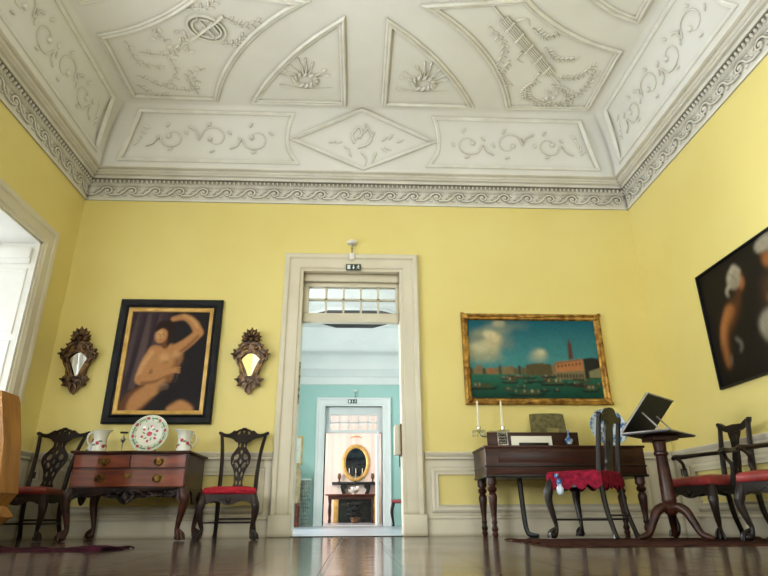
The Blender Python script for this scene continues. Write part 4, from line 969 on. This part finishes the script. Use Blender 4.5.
TP2 = Matrix.Translation((0, 0, .205)) @ Matrix.Rotation(math.radians(80), 4, 'X')
MB().lathe([(0, 0), (.11, 0), (.13, .014), (.185, .026), (.19, .03), (.184, .034), (.13, .022), (.11, .008), (0, .008)], 40, T=TP2).build('dish', 'bluewhite', t)
b = MB(); b.lathe([(0, 0), (.06, 0), (.055, .012), (.035, .018), (0, .02)], 14); b.tube([(0, .0, .01), (0, .06, .08), (0, .075, .22)], .007, 6, 3)
for s in (-1, 1): b.tube([(s*.03, .01, .012), (s*.05, -.035, .02), (s*.05, -.05, .045)], .006, 6, 3)
b.build('dish_stand', 'porcelain', t)

# ------------------------------------------------------------------ chairs on the right
chair('side_chair', 'dark chair with crimson fringed velvet seat before the square piano', 'chair', (1.905, -1.2, .014), math.radians(-135), None, wood='ebony', seat_mat='crimson',
      fw=.5, rw=.42, dp=.43, sh=.5, st=.05, top=1.0, ear=.205, style='plain', fringe=True, rake=.13)
AC = dict(wood='ebony', seat_mat='dustyred', fw=.53, rw=.36, dp=.48, sh=.45, st=.07, top=.9, ear=.165, style='arm', arms=True, rake=.12, splat_w=1.0)
a1 = chair('armchair', 'dark armchair with faded red seat in the corner, directly behind the reading stand', 'chair', (2.87, -1.4, .014), math.radians(-84), 'dark armchairs by the right wall', **AC)
dup(a1, (3.0, -2.14, .014), math.radians(-72), 'dark armchair with faded red seat cut off by the right edge of the photo')

# ------------------------------------------------------------------ reading stand
bx, by = 2.42, -1.5; OB = (bx, by, 0)
rs = thing('reading_stand', 'mahogany tripod reading stand with raised black book rest in front of the armchairs', 'reading stand', (bx, by, .014))
MB().lathe([(0, .17), (.03, .17), (.052, .19), (.058, .22), (.046, .24), (.05, .26), (.056, .275), (.052, .29), (.05, .4), (.043, .6), (.045, .605), (.055, .615), (.055, .63), (.045, .64), (.05, .7), (.055, .735), (0, .74)], 18, at=(bx, by, 0)).build('column', 'dmahogany', rs, OB)
for a in (183, 62, -58):
    a = math.radians(a); dx, dy = math.cos(a), math.sin(a)
    MB().tube([(bx+dx*q, by+dy*q, z) for q, z in ((.02, .225), (.07, .222), (.12, .19), (.165, .11), (.2, .045), (.25, .02), (.29, .014))], [.034, .036, .034, .029, .024, .023, .012], 10, 4).build('leg', 'dmahogany', rs, OB)
A_ = Vector((2.09, -1.57, .755)); N_ = Vector((2.33, -1.84, .755)); R_ = Vector((2.745, -1.475, .755)); Fp = A_+R_-N_
u1, u2 = (N_-A_), (R_-N_); ez = Vector((0, 0, 1))
def slab(o, e1, e2, nrm, th, m, name, par):
    b = MB(); b.quadmesh([[o, o+e1, o+e1+e2, o+e2], [o+nrm*th, o+e1+nrm*th, o+e1+e2+nrm*th, o+e2+nrm*th]]); bmesh.ops.bevel(b.bm, geom=list(b.bm.edges), offset=.004, segments=2, affect='EDGES')
    return b.build(name, m, par, OB)
slab(A_, u1, u2, ez, .012, 'black', 'tabletop', rs)
b = MB()
for p, q in ((A_, N_), (N_, R_), (R_, Fp), (Fp, A_)):
    b.tube([p+ez*.012, q+ez*.012], .006, 6)
b.build('table_edge', 'greyedge', rs, OB)
b = MB(); mid = (A_+R_)/2; b.box(mid.x-.1, mid.x+.1, mid.y-.1, mid.y+.1, .715, .757, .006); b.build('mounting_block', 'dmahogany', rs, OB)
un = u1.normalized(); vh = (un*.25+ez*.28); pn_ = vh.cross(u2).normalized()
hinge = A_+ez*.022
slab(hinge+u2*.03, vh, u2*.94, pn_*(-1 if pn_.z < 0 else 1), .012, 'black', 'book_rest', rs)
b = MB(); b.tube([hinge+u2*.03+vh*1.0, hinge+u2*.03], .006, 6); b.tube([hinge+u2*.03+vh, hinge+u2*.97+vh], .006, 6); b.build('rest_edge', 'greyedge', rs, OB)
for q in (.25, .75):
    b = MB(); b.tube([A_+u2*q+u1*.75+ez*.012, hinge+u2*q+vh*.55], .007, 6); b.build('strut', 'greyedge', rs, OB)

rug('rug', 'dark brown fringed rug under the crimson chair, reading stand and armchairs', 1.28, 3.27, -2.25, -1.02, 'brug', .002, 9, 44)
# sockets on the dado
t = thing('wall_socket', 'double wall socket with two dark slots on the right dado behind the reading stand', 'socket', (XR-.009, -.17, .585))
MB().box(-.008, 0, -.1, .1, -.05, .05, .004).build('cover_plate', 'cream', t)
for y in (-.045, .045): MB().box(-.0095, -.006, y-.016, y+.016, -.035, .035, .001).build('slot', 'black', t)
t = thing('wall_socket', 'single wall socket with dark slot on the dado behind the left corner chair', 'socket', (-3.17, -.009, .58))
MB().box(-.04, .04, -.008, 0, -.05, .05, .004).build('cover_plate', 'cream', t)
MB().box(-.014, .014, -.0095, -.006, -.03, .03, .001).build('slot', 'black', t)
# ------------------------------------------------------------------ paintings: colour laid on a fine canvas mesh
def lin(c): c = np.array(c, float)/255; return np.where(c <= .04045, c/12.92, ((c+.055)/1.055)**2.4)
def blur(a, k):
    for _ in range(2):
        for ax in (0, 1):
            if k < 1: continue
            p = np.pad(a, [(k, k) if i == ax else (0, 0) for i in range(a.ndim)], mode='edge'); c = np.cumsum(p, axis=ax)
            c = np.concatenate([np.zeros_like(np.take(c, [0], ax)), c], axis=ax); n = a.shape[ax]
            a = (np.take(c, range(2*k+1, 2*k+1+n), ax)-np.take(c, range(0, n), ax))/(2*k+1)
    return a
class Canvas:
    """x runs 0..w to the right, y runs 0..h downward"""
    def __init__(s, w, h, nx, col):
        s.w, s.h, s.nx, s.ny = w, h, nx, int(nx*h/w); s.a = np.tile(lin(col), (s.ny, s.nx, 1))
        s.X, s.Y = np.meshgrid((np.arange(s.nx)+.5)/s.nx*w, (np.arange(s.ny)+.5)/s.ny*h)
    def put(s, mask, col, k=1, op=1):
        m = np.clip(blur(mask.astype(float), k), 0, 1)[..., None]*op; s.a = s.a*(1-m)+lin(col)*m
    def poly(s, pts, col, k=1, op=1, smooth=0):
        P = [tuple(p) for p in (cr(pts, smooth, True) if smooth else pts)]; ins = np.zeros(s.X.shape, bool)
        for (x1, y1), (x2, y2) in zip(P, P[1:]+P[:1]):
            if y1 == y2: continue
            c = ((y1 > s.Y) != (y2 > s.Y)) & (s.X < (x2-x1)*(s.Y-y1)/(y2-y1)+x1); ins ^= c
        s.put(ins, col, k, op)
    def oval(s, cx, cy, rx, ry, col, k=1, op=1, rot=0):
        c, q = math.cos(rot), math.sin(rot); dx, dy = s.X-cx, s.Y-cy
        s.put(((dx*c+dy*q)/rx)**2+((-dx*q+dy*c)/ry)**2 < 1, col, k, op)
    def limb(s, pts, rad, col, k=1, op=1):
        Q = cr([(*p, r) for p, r in zip(pts, rad)], 8); m = np.zeros(s.X.shape, bool)
        for x, y, r in Q: m |= (s.X-x)**2+(s.Y-y)**2 < r*r
        s.put(m, col, k, op)
    def grain(s, amt, seed):
        r = np.random.RandomState(seed); n = blur(r.rand(s.ny, s.nx)-.5, 2)*3; s.a = np.clip(s.a*(1+amt*n[..., None]), 0, 1)
    def build(s, name, parent, Mp):
        me = bpy.data.meshes.new(name); nx, ny = s.nx, s.ny
        u = np.linspace(0, 1, nx+1); v = np.linspace(0, 1, ny+1)
        co = [Mp(a*s.w, b_*s.h) for b_ in v for a in u]; I = np.arange((nx+1)*(ny+1)).reshape(ny+1, nx+1)
        fs = np.stack([I[:-1, :-1], I[1:, :-1], I[1:, 1:], I[:-1, 1:]], -1).reshape(-1, 4)
        me.from_pydata(co, [], fs.tolist())
        at_ = me.color_attributes.new('paint', 'FLOAT_COLOR', 'CORNER')
        c = np.repeat(np.concatenate([s.a.reshape(-1, 3), np.ones((nx*ny, 1))], 1), 4, axis=0).astype(np.float32)
        at_.data.foreach_set('color', c.ravel()); me.materials.append(M['canvas'])
        o = bpy.data.objects.new(name, me); COL.objects.link(o); o.parent = parent; return o

def frame(name, parent, w, h, prof, m, Mp):
    return MB().sweep([(-w/2, -h/2), (w/2, -h/2), (w/2, h/2), (-w/2, h/2)], prof, Mp, closed=True).build(name, m, parent, smooth=25)
# 1: seated half-length figure, black frame
pw, ph = 1.11, 1.355; t = thing('portrait_painting', 'tall black-framed painting of a reclining bare figure with raised arm, above the commode', 'painting', (-2.052, 0, 1.755))
Mw = lambda u, v, h: (u, -.012-h, v)
frame('outer_frame', t, pw, ph, [(0, 0), (0, .04), (.012, .05), (.04, .042), (.065, .035), (.08, .045), (.09, .04), (.1, .02), (.1, 0)], 'blackframe', Mw)
frame('gilt_slip', t, pw-.19, ph-.19, [(-.006, 0), (-.006, .03), (.01, .036), (.04, .022), (.046, .005), (.046, 0)], 'gilt', Mw)
cw, ch = pw-.28, ph-.28; c = Canvas(cw, ch, 190, (34, 30, 34)); W, H = cw, ch
X = lambda p: [(a*W, b_*H) for a, b_ in p]
c.poly(X([(0, 0), (.5, 0), (.42, .3), (.28, .55), (.12, .8), (0, 1)]), (62, 50, 56), 6)
for x0, x1, cc in ((.05, .12, (84, 68, 72)), (.14, .2, (48, 38, 46)), (.2, .3, (92, 74, 76)), (.3, .36, (46, 36, 44)), (.34, .46, (80, 62, 66)), (.02, .04, (46, 38, 44))):
    c.poly(X([(x0, .02), (x0+.04, 0), (x1-.06, .55), (x1-.14, .8), (x0-.12, .8)]), cc, 2, .9)
sk, sh_, hi = (182, 130, 84), (106, 68, 44), (216, 170, 120)
c.limb(X([(.10, 1.0), (.2, .9), (.34, .82)]), [.1, .12, .09], sh_, 3); c.poly(X([(.1, 1), (.14, .86), (.3, .76), (.46, .72), (.5, .78), (.36, .9), (.24, .99)]), sk, 3, smooth=4)
c.poly(X([(.30, .42), (.42, .355), (.58, .34), (.69, .40), (.71, .5), (.64, .6), (.57, .76), (.38, .86), (.29, .78), (.35, .64), (.31, .52)]), sk, 3, smooth=5)      # torso
c.poly(X([(.6, .36), (.69, .40), (.71, .5), (.64, .62), (.57, .76), (.52, .64), (.62, .54)]), sh_, 5, .8, 5)
c.limb(X([(.35, .42), (.27, .55), (.22, .69)]), [.075, .07, .056], sk, 2); c.limb(X([(.32, .42), (.23, .55), (.18, .67)]), [.02, .02, .018], hi, 3, .7)
c.limb(X([(.22, .7), (.38, .68), (.55, .62), (.63, .6)]), [.056, .05, .034, .024], sk, 2); c.limb(X([(.24, .735), (.4, .72), (.54, .66)]), [.016, .016, .01], sh_, 2, .7)
for f in range(4): c.limb(X([(.62, .585+.012*f), (.7, .575+.018*f)]), [.008, .006], sk, 1)
c.limb(X([(.47, .35), (.44, .28)]), [.04, .04], sh_, 2)                                                                            # neck
c.limb(X([(.64, .39), (.77, .31), (.88, .22)]), [.065, .056, .05], sk, 2); c.limb(X([(.88, .21), (.8, .11), (.68, .05), (.53, .07)]), [.05, .046, .036, .028], sk, 2)
c.limb(X([(.88, .25), (.77, .35), (.66, .42)]), [.016, .018, .014], sh_, 2, .7); c.limb(X([(.86, .16), (.78, .08), (.66, .03)]), [.012, .012, .01], hi, 2, .7)
c.oval(.44*W, .17*H, .12*W, .085*H, (40, 26, 22), 2); c.oval(.405*W, .245*H, .08*W, .085*H, sk, 2, rot=.25); c.oval(.385*W, .235*H, .042*W, .05*H, hi, 3, .7)
c.limb(X([(.33, .19), (.41, .15), (.5, .19), (.52, .28), (.5, .34)]), [.018, .024, .024, .02, .014], (44, 28, 24), 2)
for ex in (.37, .425): c.oval(ex*W, .235*H, .012*W, .006*H, (50, 30, 24), 1, .8)
c.limb(X([(.395, .24), (.388, .268)]), [.004, .005], sh_, 1); c.oval(.4*W, .29*H, .016*W, .005*H, (150, 60, 50), 1, .9)
c.oval(.48*W, .48*H, .06*W, .048*H, hi, 4, .65); c.oval(.5*W, .525*H, .05*W, .012*H, sh_, 3, .6); c.oval(.63*W, .45*H, .05*W, .045*H, hi, 4, .5); c.oval(.64*W, .495*H, .04*W, .012*H, sh_, 3, .6)
c.limb(X([(.66, .42), (.68, .62), (.64, .78)]), [.006, .004, .003], (190, 160, 120), 1, .5)
c.poly(X([(.6, 1), (.64, .93), (.74, .9), (.86, .93), (.92, 1)]), sk, 3, smooth=3); c.poly(X([(.46, .78), (.6, .72), (.74, .8), (.7, .92), (.52, .96)]), (30, 26, 30), 4, .8, 4)
for i in range(6): c.limb(X([(.44+.02*i, .74), (.48+.02*i, .76), (.46+.022*i, .8)]), [.005, .004, .003], (150, 130, 110), 1, .5)
c.grain(.12, 1); c.build('canvas', t, lambda x, y: (x-W/2, -.02, H/2-y))
# 2: harbour view, gilt frame
pw, ph = 1.59, 1.025; t = thing('harbour_painting', 'wide gilt-framed painting of boats on a green harbour before a tower, above the piano', 'painting', (1.958, 0, 1.797))
fo = MB().sweep([(-pw/2, -ph/2), (pw/2, -ph/2), (pw/2, ph/2), (-pw/2, ph/2)], [(0, 0), (0, .03), (.01, .045), (.028, .05), (.04, .036), (.06, .03), (.072, .016), (.075, 0)], Mw, closed=True)
b = fo
for s in (-1, 1):
    b.box(-.15, .15, -.066, -.05, s*(ph/2-.034)-.016, s*(ph/2-.034)+.016, .006); b.box(s*(pw/2-.034)-.016, s*(pw/2-.034)+.016, -.066, -.05, -.12, .12, .006)
    for sz in (-1, 1): b.blob(s*(pw/2-.036), sz*(ph/2-.036), .78*s*sz, .06, .028, .02, lambda u, v, h: (u, -.06-h, v))
b.build('gilt_frame', 'gold', t, smooth=25)
cw, ch = pw-.13, ph-.13; W, H = cw, ch; c = Canvas(cw, ch, 250, (26, 92, 104)); X = lambda p: [(a*W, b_*H) for a, b_ in p]
g = (c.Y/H)[..., None]; c.a = lin((18, 88, 106))*(1-np.clip(g/.55, 0, 1))+lin((66, 132, 134))*np.clip(g/.55, 0, 1)
for cx_, cy_, rx, ry, cc, o in ((.14, .22, .12, .1, (150, 150, 120), .9), (.24, .12, .11, .08, (130, 138, 122), .8), (.1, .4, .14, .13, (168, 164, 130), .9), (.2, .28, .08, .1, (196, 182, 140), .8), (.36, .08, .12, .05, (96, 116, 108), .7), (.05, .25, .08, .06, (110, 124, 116), .7),
                              (.54, .45, .055, .06, (186, 180, 146), .9), (.17, .19, .05, .045, (216, 204, 160), .8), (.21, .24, .04, .05, (206, 190, 148), .7), (.09, .36, .07, .06, (206, 198, 158), .7), (.56, .42, .03, .03, (212, 200, 160), .8), (.52, .5, .07, .04, (150, 158, 138), .7), (.3, .3, .06, .1, (110, 126, 118), .6), (.12, .5, .16, .05, (142, 148, 126), .6), (.25, .05, .05, .05, (180, 172, 136), .7)):
    c.oval(cx_*W, cy_*H, rx*W, ry*H, cc, 5 if rx > .052 else 3, o)
wg = np.clip((c.Y/H-.66)/.34, 0, 1)[..., None]; wm = (c.Y/H > .66)[..., None]
c.a = np.where(wm, lin((44, 108, 86))*(1-wg)+lin((12, 54, 44))*wg, c.a)
rr = random.Random(4)
x = .0
while x < .66:
    wd = rr.uniform(.02, .06); hh = rr.uniform(.03, .09)+(.05 if x > .45 else .02)*rr.random(); cc = rr.choice([(96, 86, 58), (70, 70, 50), (124, 104, 70), (54, 58, 46)])
    c.poly(X([(x, .7), (x, .68-hh), (x+wd/2, .66-hh), (x+wd, .68-hh), (x+wd, .7)]), cc, 1); x += wd*.9
c.poly(X([(.43, .71), (.43, .58), (.5, .56), (.62, .57), (.63, .71)]), (84, 74, 48), 1)
c.poly(X([(.655, .75), (.655, .545), (.87, .505), (.88, .75)]), (176, 116, 72), 1); c.poly(X([(.64, .555), (.875, .495), (.875, .515), (.65, .572)]), (120, 96, 70), 1)
for i in range(7): c.oval((.678+.028*i)*W, (.598-.006*i)*H, .007*W, .018*H, (66, 40, 30), 1)
c.poly(X([(.655, .67), (.875, .65), (.875, .75), (.655, .75)]), (120, 110, 80), 1); 
for i in range(9): c.poly(X([(.665+.023*i, .69), (.677+.023*i, .69), (.677+.023*i, .745), (.665+.023*i, .745)]), (44, 40, 32), 1)
c.poly(X([(.875, .75), (.875, .5), (.94, .485), (1, .5), (1, .75)]), (40, 40, 36), 1); c.poly(X([(.91, .66), (1, .61), (1, .74), (.91, .74)]), (128, 124, 88), 1)
c.poly(X([(.765, .51), (.768, .31), (.775, .29), (.783, .22), (.791, .29), (.798, .31), (.80, .5)]), (92, 58, 44), 1)
for i in range(26):
    bx_, by_, l = rr.uniform(.02, .96), rr.uniform(.7, .9), rr.uniform(.03, .09)
    cc = rr.choice([(28, 30, 26), (48, 40, 30), (70, 56, 36), (20, 26, 24)])
    c.poly(X([(bx_-l, by_-.008), (bx_-l*.6, by_+.016), (bx_+l*.6, by_+.016), (bx_+l, by_-.012), (bx_+l*.4, by_-.002), (bx_-l*.4, by_-.002)]), cc, 1)
    for q in range(3): c.oval((bx_+rr.uniform(-l, l)*.6)*W, (by_-.014)*H, .004*W, .012*H, rr.choice([(120, 100, 76), (120, 56, 40), (150, 140, 110), (40, 36, 32)]), 1)
for bx_, by_, l in ((.42, .95, .16), (.1, .87, .12), (.62, .82, .11), (.9, .9, .08), (.3, .8, .07)):
    c.poly(X([(bx_-l, by_-.02), (bx_-l*.7, by_+.02), (bx_+l*.7, by_+.02), (bx_+l, by_-.045), (bx_+l*.6, by_-.005), (bx_-l*.6, by_-.005)]), (30, 34, 24), 1)
    c.poly(X([(bx_-l*.4, by_-.01), (bx_-l*.3, by_-.05), (bx_+l*.5, by_-.06), (bx_+l*.55, by_-.01)]), (66, 74, 44), 1)
    for q in range(5): c.oval((bx_+rr.uniform(-.6, .6)*l)*W, (by_-.045)*H, .006*W, .018*H, rr.choice([(140, 124, 96), (90, 50, 36), (160, 150, 120)]), 1)
for i in range(14): mx = rr.uniform(.03, .64); c.limb(X([(mx, .72), (mx+.003, rr.uniform(.5, .62))]), [.0022, .0018], (46, 40, 30), 1, .8)
c.oval(.16*W, .66*H, .03*W, .03*H, (170, 80, 50), 2, .5)
c.grain(.25, 2); c.build('canvas', t, lambda x, y: (x-W/2, -.018, H/2-y))
# 3: dark painting on the right wall
pw, ph = 1.75, 1.11; t = thing('figure_painting', 'large dark painting of two figures in white headcloths on the right wall', 'painting', (XR, -1.055-pw/2, 1.795))
Mr = lambda u, v, h: (-.008-h, -u, v)
frame('outer_frame', t, pw, ph, [(0, 0), (0, .026), (.006, .03), (.016, .026), (.018, 0)], 'blackframe', Mr)
cw, ch = pw-.03, ph-.03; W, H = cw, ch; c = Canvas(cw, ch, 230, (20, 16, 14)); X = lambda p: [(a*W, b_*H) for a, b_ in p]
c.oval(.3*W, .5*H, .4*W, .5*H, (30, 24, 18), 8, .8)
sk, sh_, hi = (148, 94, 48), (80, 48, 28), (178, 122, 70)
c.poly(X([(.27, .33), (.2, .37), (.13, .46), (.09, .58), (.07, .74), (.09, .86), (.13, .76), (.15, .62), (.22, .54), (.29, .42)]), sh_, 4, smooth=4)                 # bare shoulder and arm
c.limb(X([(.205, .42), (.135, .52), (.1, .66), (.095, .84)]), [.055, .048, .036, .024], sk, 3); c.limb(X([(.18, .40), (.115, .53), (.085, .66)]), [.02, .02, .014], hi, 3, .8)
c.oval(.315*W, .235*H, .05*W, .09*H, sh_, 2); c.oval(.325*W, .25*H, .03*W, .06*H, sk, 2); c.limb(X([(.3, .3), (.28, .37)]), [.035, .035], sh_, 3)
c.oval(.285*W, .19*H, .055*W, .085*H, (150, 140, 118), 2, rot=.4); c.limb(X([(.25, .17), (.3, .1), (.34, .16)]), [.016, .02, .016], (176, 166, 144), 2); c.limb(X([(.24, .23), (.21, .26), (.22, .31)]), [.014, .012, .006], (190, 180, 156), 2)
c.limb(X([(.26, .13), (.3, .2), (.29, .27)]), [.006, .006, .004], (120, 108, 90), 1)
c.oval(.56*W, .16*H, .06*W, .1*H, sh_, 2); c.oval(.55*W, .2*H, .035*W, .06*H, sk, 3); c.oval(.56*W, .07*H, .08*W, .06*H, (150, 142, 124), 2); c.limb(X([(.5, .1), (.56, .05), (.63, .1)]), [.012, .014, .012], (150, 142, 124), 1)
c.poly(X([(.46, .36), (.56, .3), (.68, .36), (.7, .6), (.5, .6)]), (66, 44, 28), 5, smooth=4); c.limb(X([(.5, .48), (.56, .5), (.64, .46)]), [.03, .034, .03], sk, 3)
c.poly(X([(.38, .66), (.42, .57), (.49, .56), (.53, .66), (.49, .76), (.42, .78)]), (140, 134, 116), 3, smooth=4)
for i in range(7): c.limb(X([(.385+.025*i, .6), (.42+.018*i, .68), (.41+.016*i, .77)]), [.005, .006, .004], (92, 84, 74), 1, .8)
c.limb(X([(.2, .66), (.23, .72), (.21, .77)]), [.012, .012, .008], (130, 122, 108), 2); c.limb(X([(.13, .78), (.12, .84)]), [.012, .008], (120, 110, 96), 2)
c.poly(X([(.74, .3), (.84, .2), (.95, .3), (1, .8), (.72, .85)]), (44, 28, 22), 6, smooth=3); c.oval(.84*W, .24*H, .045*W, .08*H, sh_, 3)
c.grain(.3, 3); c.build('canvas', t, lambda x, y: (-.014, W/2-x, H/2-y))

# ------------------------------------------------------------------ carved mirrors
def rococo(loc, label, tilt):
    t = thing('carved_mirror', label, 'mirror', loc, 0, 'carved rococo mirrors beside the portrait')
    T = Matrix.Rotation(tilt, 4, 'X')
    Mp = lambda x, d_, z: tuple(T @ Vector((x, d_, z)))
    half = [(0, -.345), (.03, -.32), (.06, -.27), (.1, -.26), (.12, -.235), (.105, -.215), (.135, -.2), (.125, -.165), (.1, -.14), (.115, -.06), (.145, .0), (.18, .03), (.195, .09), (.17, .105), (.185, .13), (.15, .135), (.125, .155), (.125, .185), (.09, .215), (.055, .225), (.085, .25), (.09, .29), (.06, .3), (.045, .34), (0, .355)]
    outl = half+[(-x, z) for x, z in half[::-1][1:-1]]
    hh = [(0, -.165), (.035, -.15), (.058, -.09), (.09, -.02), (.108, .03), (.078, .07), (.042, .1), (0, .11)]
    inner = cr(hh+[(-x, z) for x, z in hh[::-1][1:-1]], 3, True)
    b = MB(); b.plate(outl, [[tuple(q) for q in inner]], -.034, 0, Mp)
    Mf = lambda u, v, h: Mp(u, -.034-h, v)
    b.line([tuple(q) for q in inner]+[tuple(inner[0])], .013, .02, Mf, 0, False)
    for s in (-1, 1):
        b.line([(s*.02, .2), (s*.08, .18), (s*.12, .11), (s*.165, .09), (s*.175, .05), (s*.14, .05)], .018, .03, Mf)
        b.line([(s*.14, .03), (s*.12, -.03), (s*.085, -.1), (s*.085, -.16), (s*.12, -.18), (s*.115, -.215), (s*.09, -.205)], .018, .03, Mf)
        b.line([(s*.02, -.21), (s*.06, -.2), (s*.08, -.24), (s*.05, -.26)], .016, .028, Mf); b.line([(s*.01, -.23), (s*.03, -.28), (s*.01, -.325)], .016, .028, Mf)
        b.line([(s*.11, .16), (s*.07, .2), (s*.03, .16), (s*.05, .13)], .014, .026, Mf)
        for x, z, a in ((.17, .115, 1), (.19, .08, .2), (.12, .17, .8), (.13, -.19, .3), (.1, -.245, -.4), (.13, -.01, 1.2), (.09, -.12, 1.4), (.15, .07, 2.2)): b.blob(s*x, z, a if s > 0 else PI-a, .03, .013, .026, Mf, 6)
    fr_ = b; b = MB()
    for k in range(-4, 5):
        a = PI/2+k*.4; l = .14-.008*abs(k); c0 = (0, .235)
        b.blob(c0[0]+math.cos(a)*l*.62, c0[1]+math.sin(a)*l*.62, a, l*.42, .02, .03, Mf, 6)
    b.blob(0, .24, 0, .03, .026, .04, Mf); b.build('shell_crest', 'bronze', t)
    b = MB()
    for s in (-1, 1):
        b.line([(s*.03, .12), (s*.07, .1), (s*.105, .05)], .009, .012, lambda u, v, h: Mf(u, v, h+.012)); b.line([(s*.1, -.02), (s*.07, -.1), (s*.05, -.17)], .008, .012, lambda u, v, h: Mf(u, v, h+.012)); b.blob(s*.06, .14, .5, .024, .014, .03, Mf, 6)
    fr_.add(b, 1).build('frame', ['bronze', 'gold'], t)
    g = MB(); g.plate([(x*1.08, z*1.06) for x, z in inner], [], -.014, -.008, Mp); g.build('mirror_glass', 'mirror', t, smooth=0)
    return t
r1 = rococo((-2.945, -.045, 1.722), 'dark carved rococo mirror with bright glass hanging left of the tall portrait', math.radians(5))
dup(r1, (-1.142, -.045, 1.728), 0, 'dark carved rococo mirror with yellowish glass between the portrait and the doorway')
# ------------------------------------------------------------------ light and world
w = bpy.data.worlds.new('sky'); sc.world = w; w.use_nodes = True
bg = w.node_tree.nodes['Background']; bg.inputs[0].default_value = (.86, .93, 1, 1); bg.inputs[1].default_value = 1.2
def area(name, loc, rot, sx, sy, power, col=(1, 1, 1)):
    l = bpy.data.lights.new(name, 'AREA'); l.shape = 'RECTANGLE'; l.size = sx; l.size_y = sy; l.energy = power; l.color = col
    o = bpy.data.objects.new(name, l); COL.objects.link(o); o.location = loc; o.rotation_euler = rot; return o
for (ya, yb), pw in zip(WINS, (LW1, LW2, LW3)):
    area('window_daylight', (XL-.75, (ya+yb)/2, (WZ0+WZ1)/2), (0, -PI/2-.35, 0), WZ1-WZ0, yb-ya, pw, (.92, .97, 1))
area('aqua_room_fill', (A0-.4, 2.3, 1.6), (0, -PI/2, 0), 2.0, 1.3, 300, (.97, .985, 1))  # fill lamp added out of view to brighten the aqua room
area('pink_room_fill', (-3.0, 9.4, 1.7), (0, -PI/2, 0), 2.5, 2.3, 250, (1, .98, .97))  # unseen lamp, added so the pink room is lit
for xa_, xb_ in ADDED_FW: area('added_front_fill', ((xa_+xb_)/2, YF-.6, (WZ0+WZ1)/2), (PI/2+.3, 0, 0), xb_-xa_, WZ1-WZ0, FRONT_FILL, (.92, .97, 1))  # fill lamps outside the added front windows
sc.view_settings.view_transform = 'Standard'; sc.view_settings.look = 'None'; sc.view_settings.exposure = EXPO
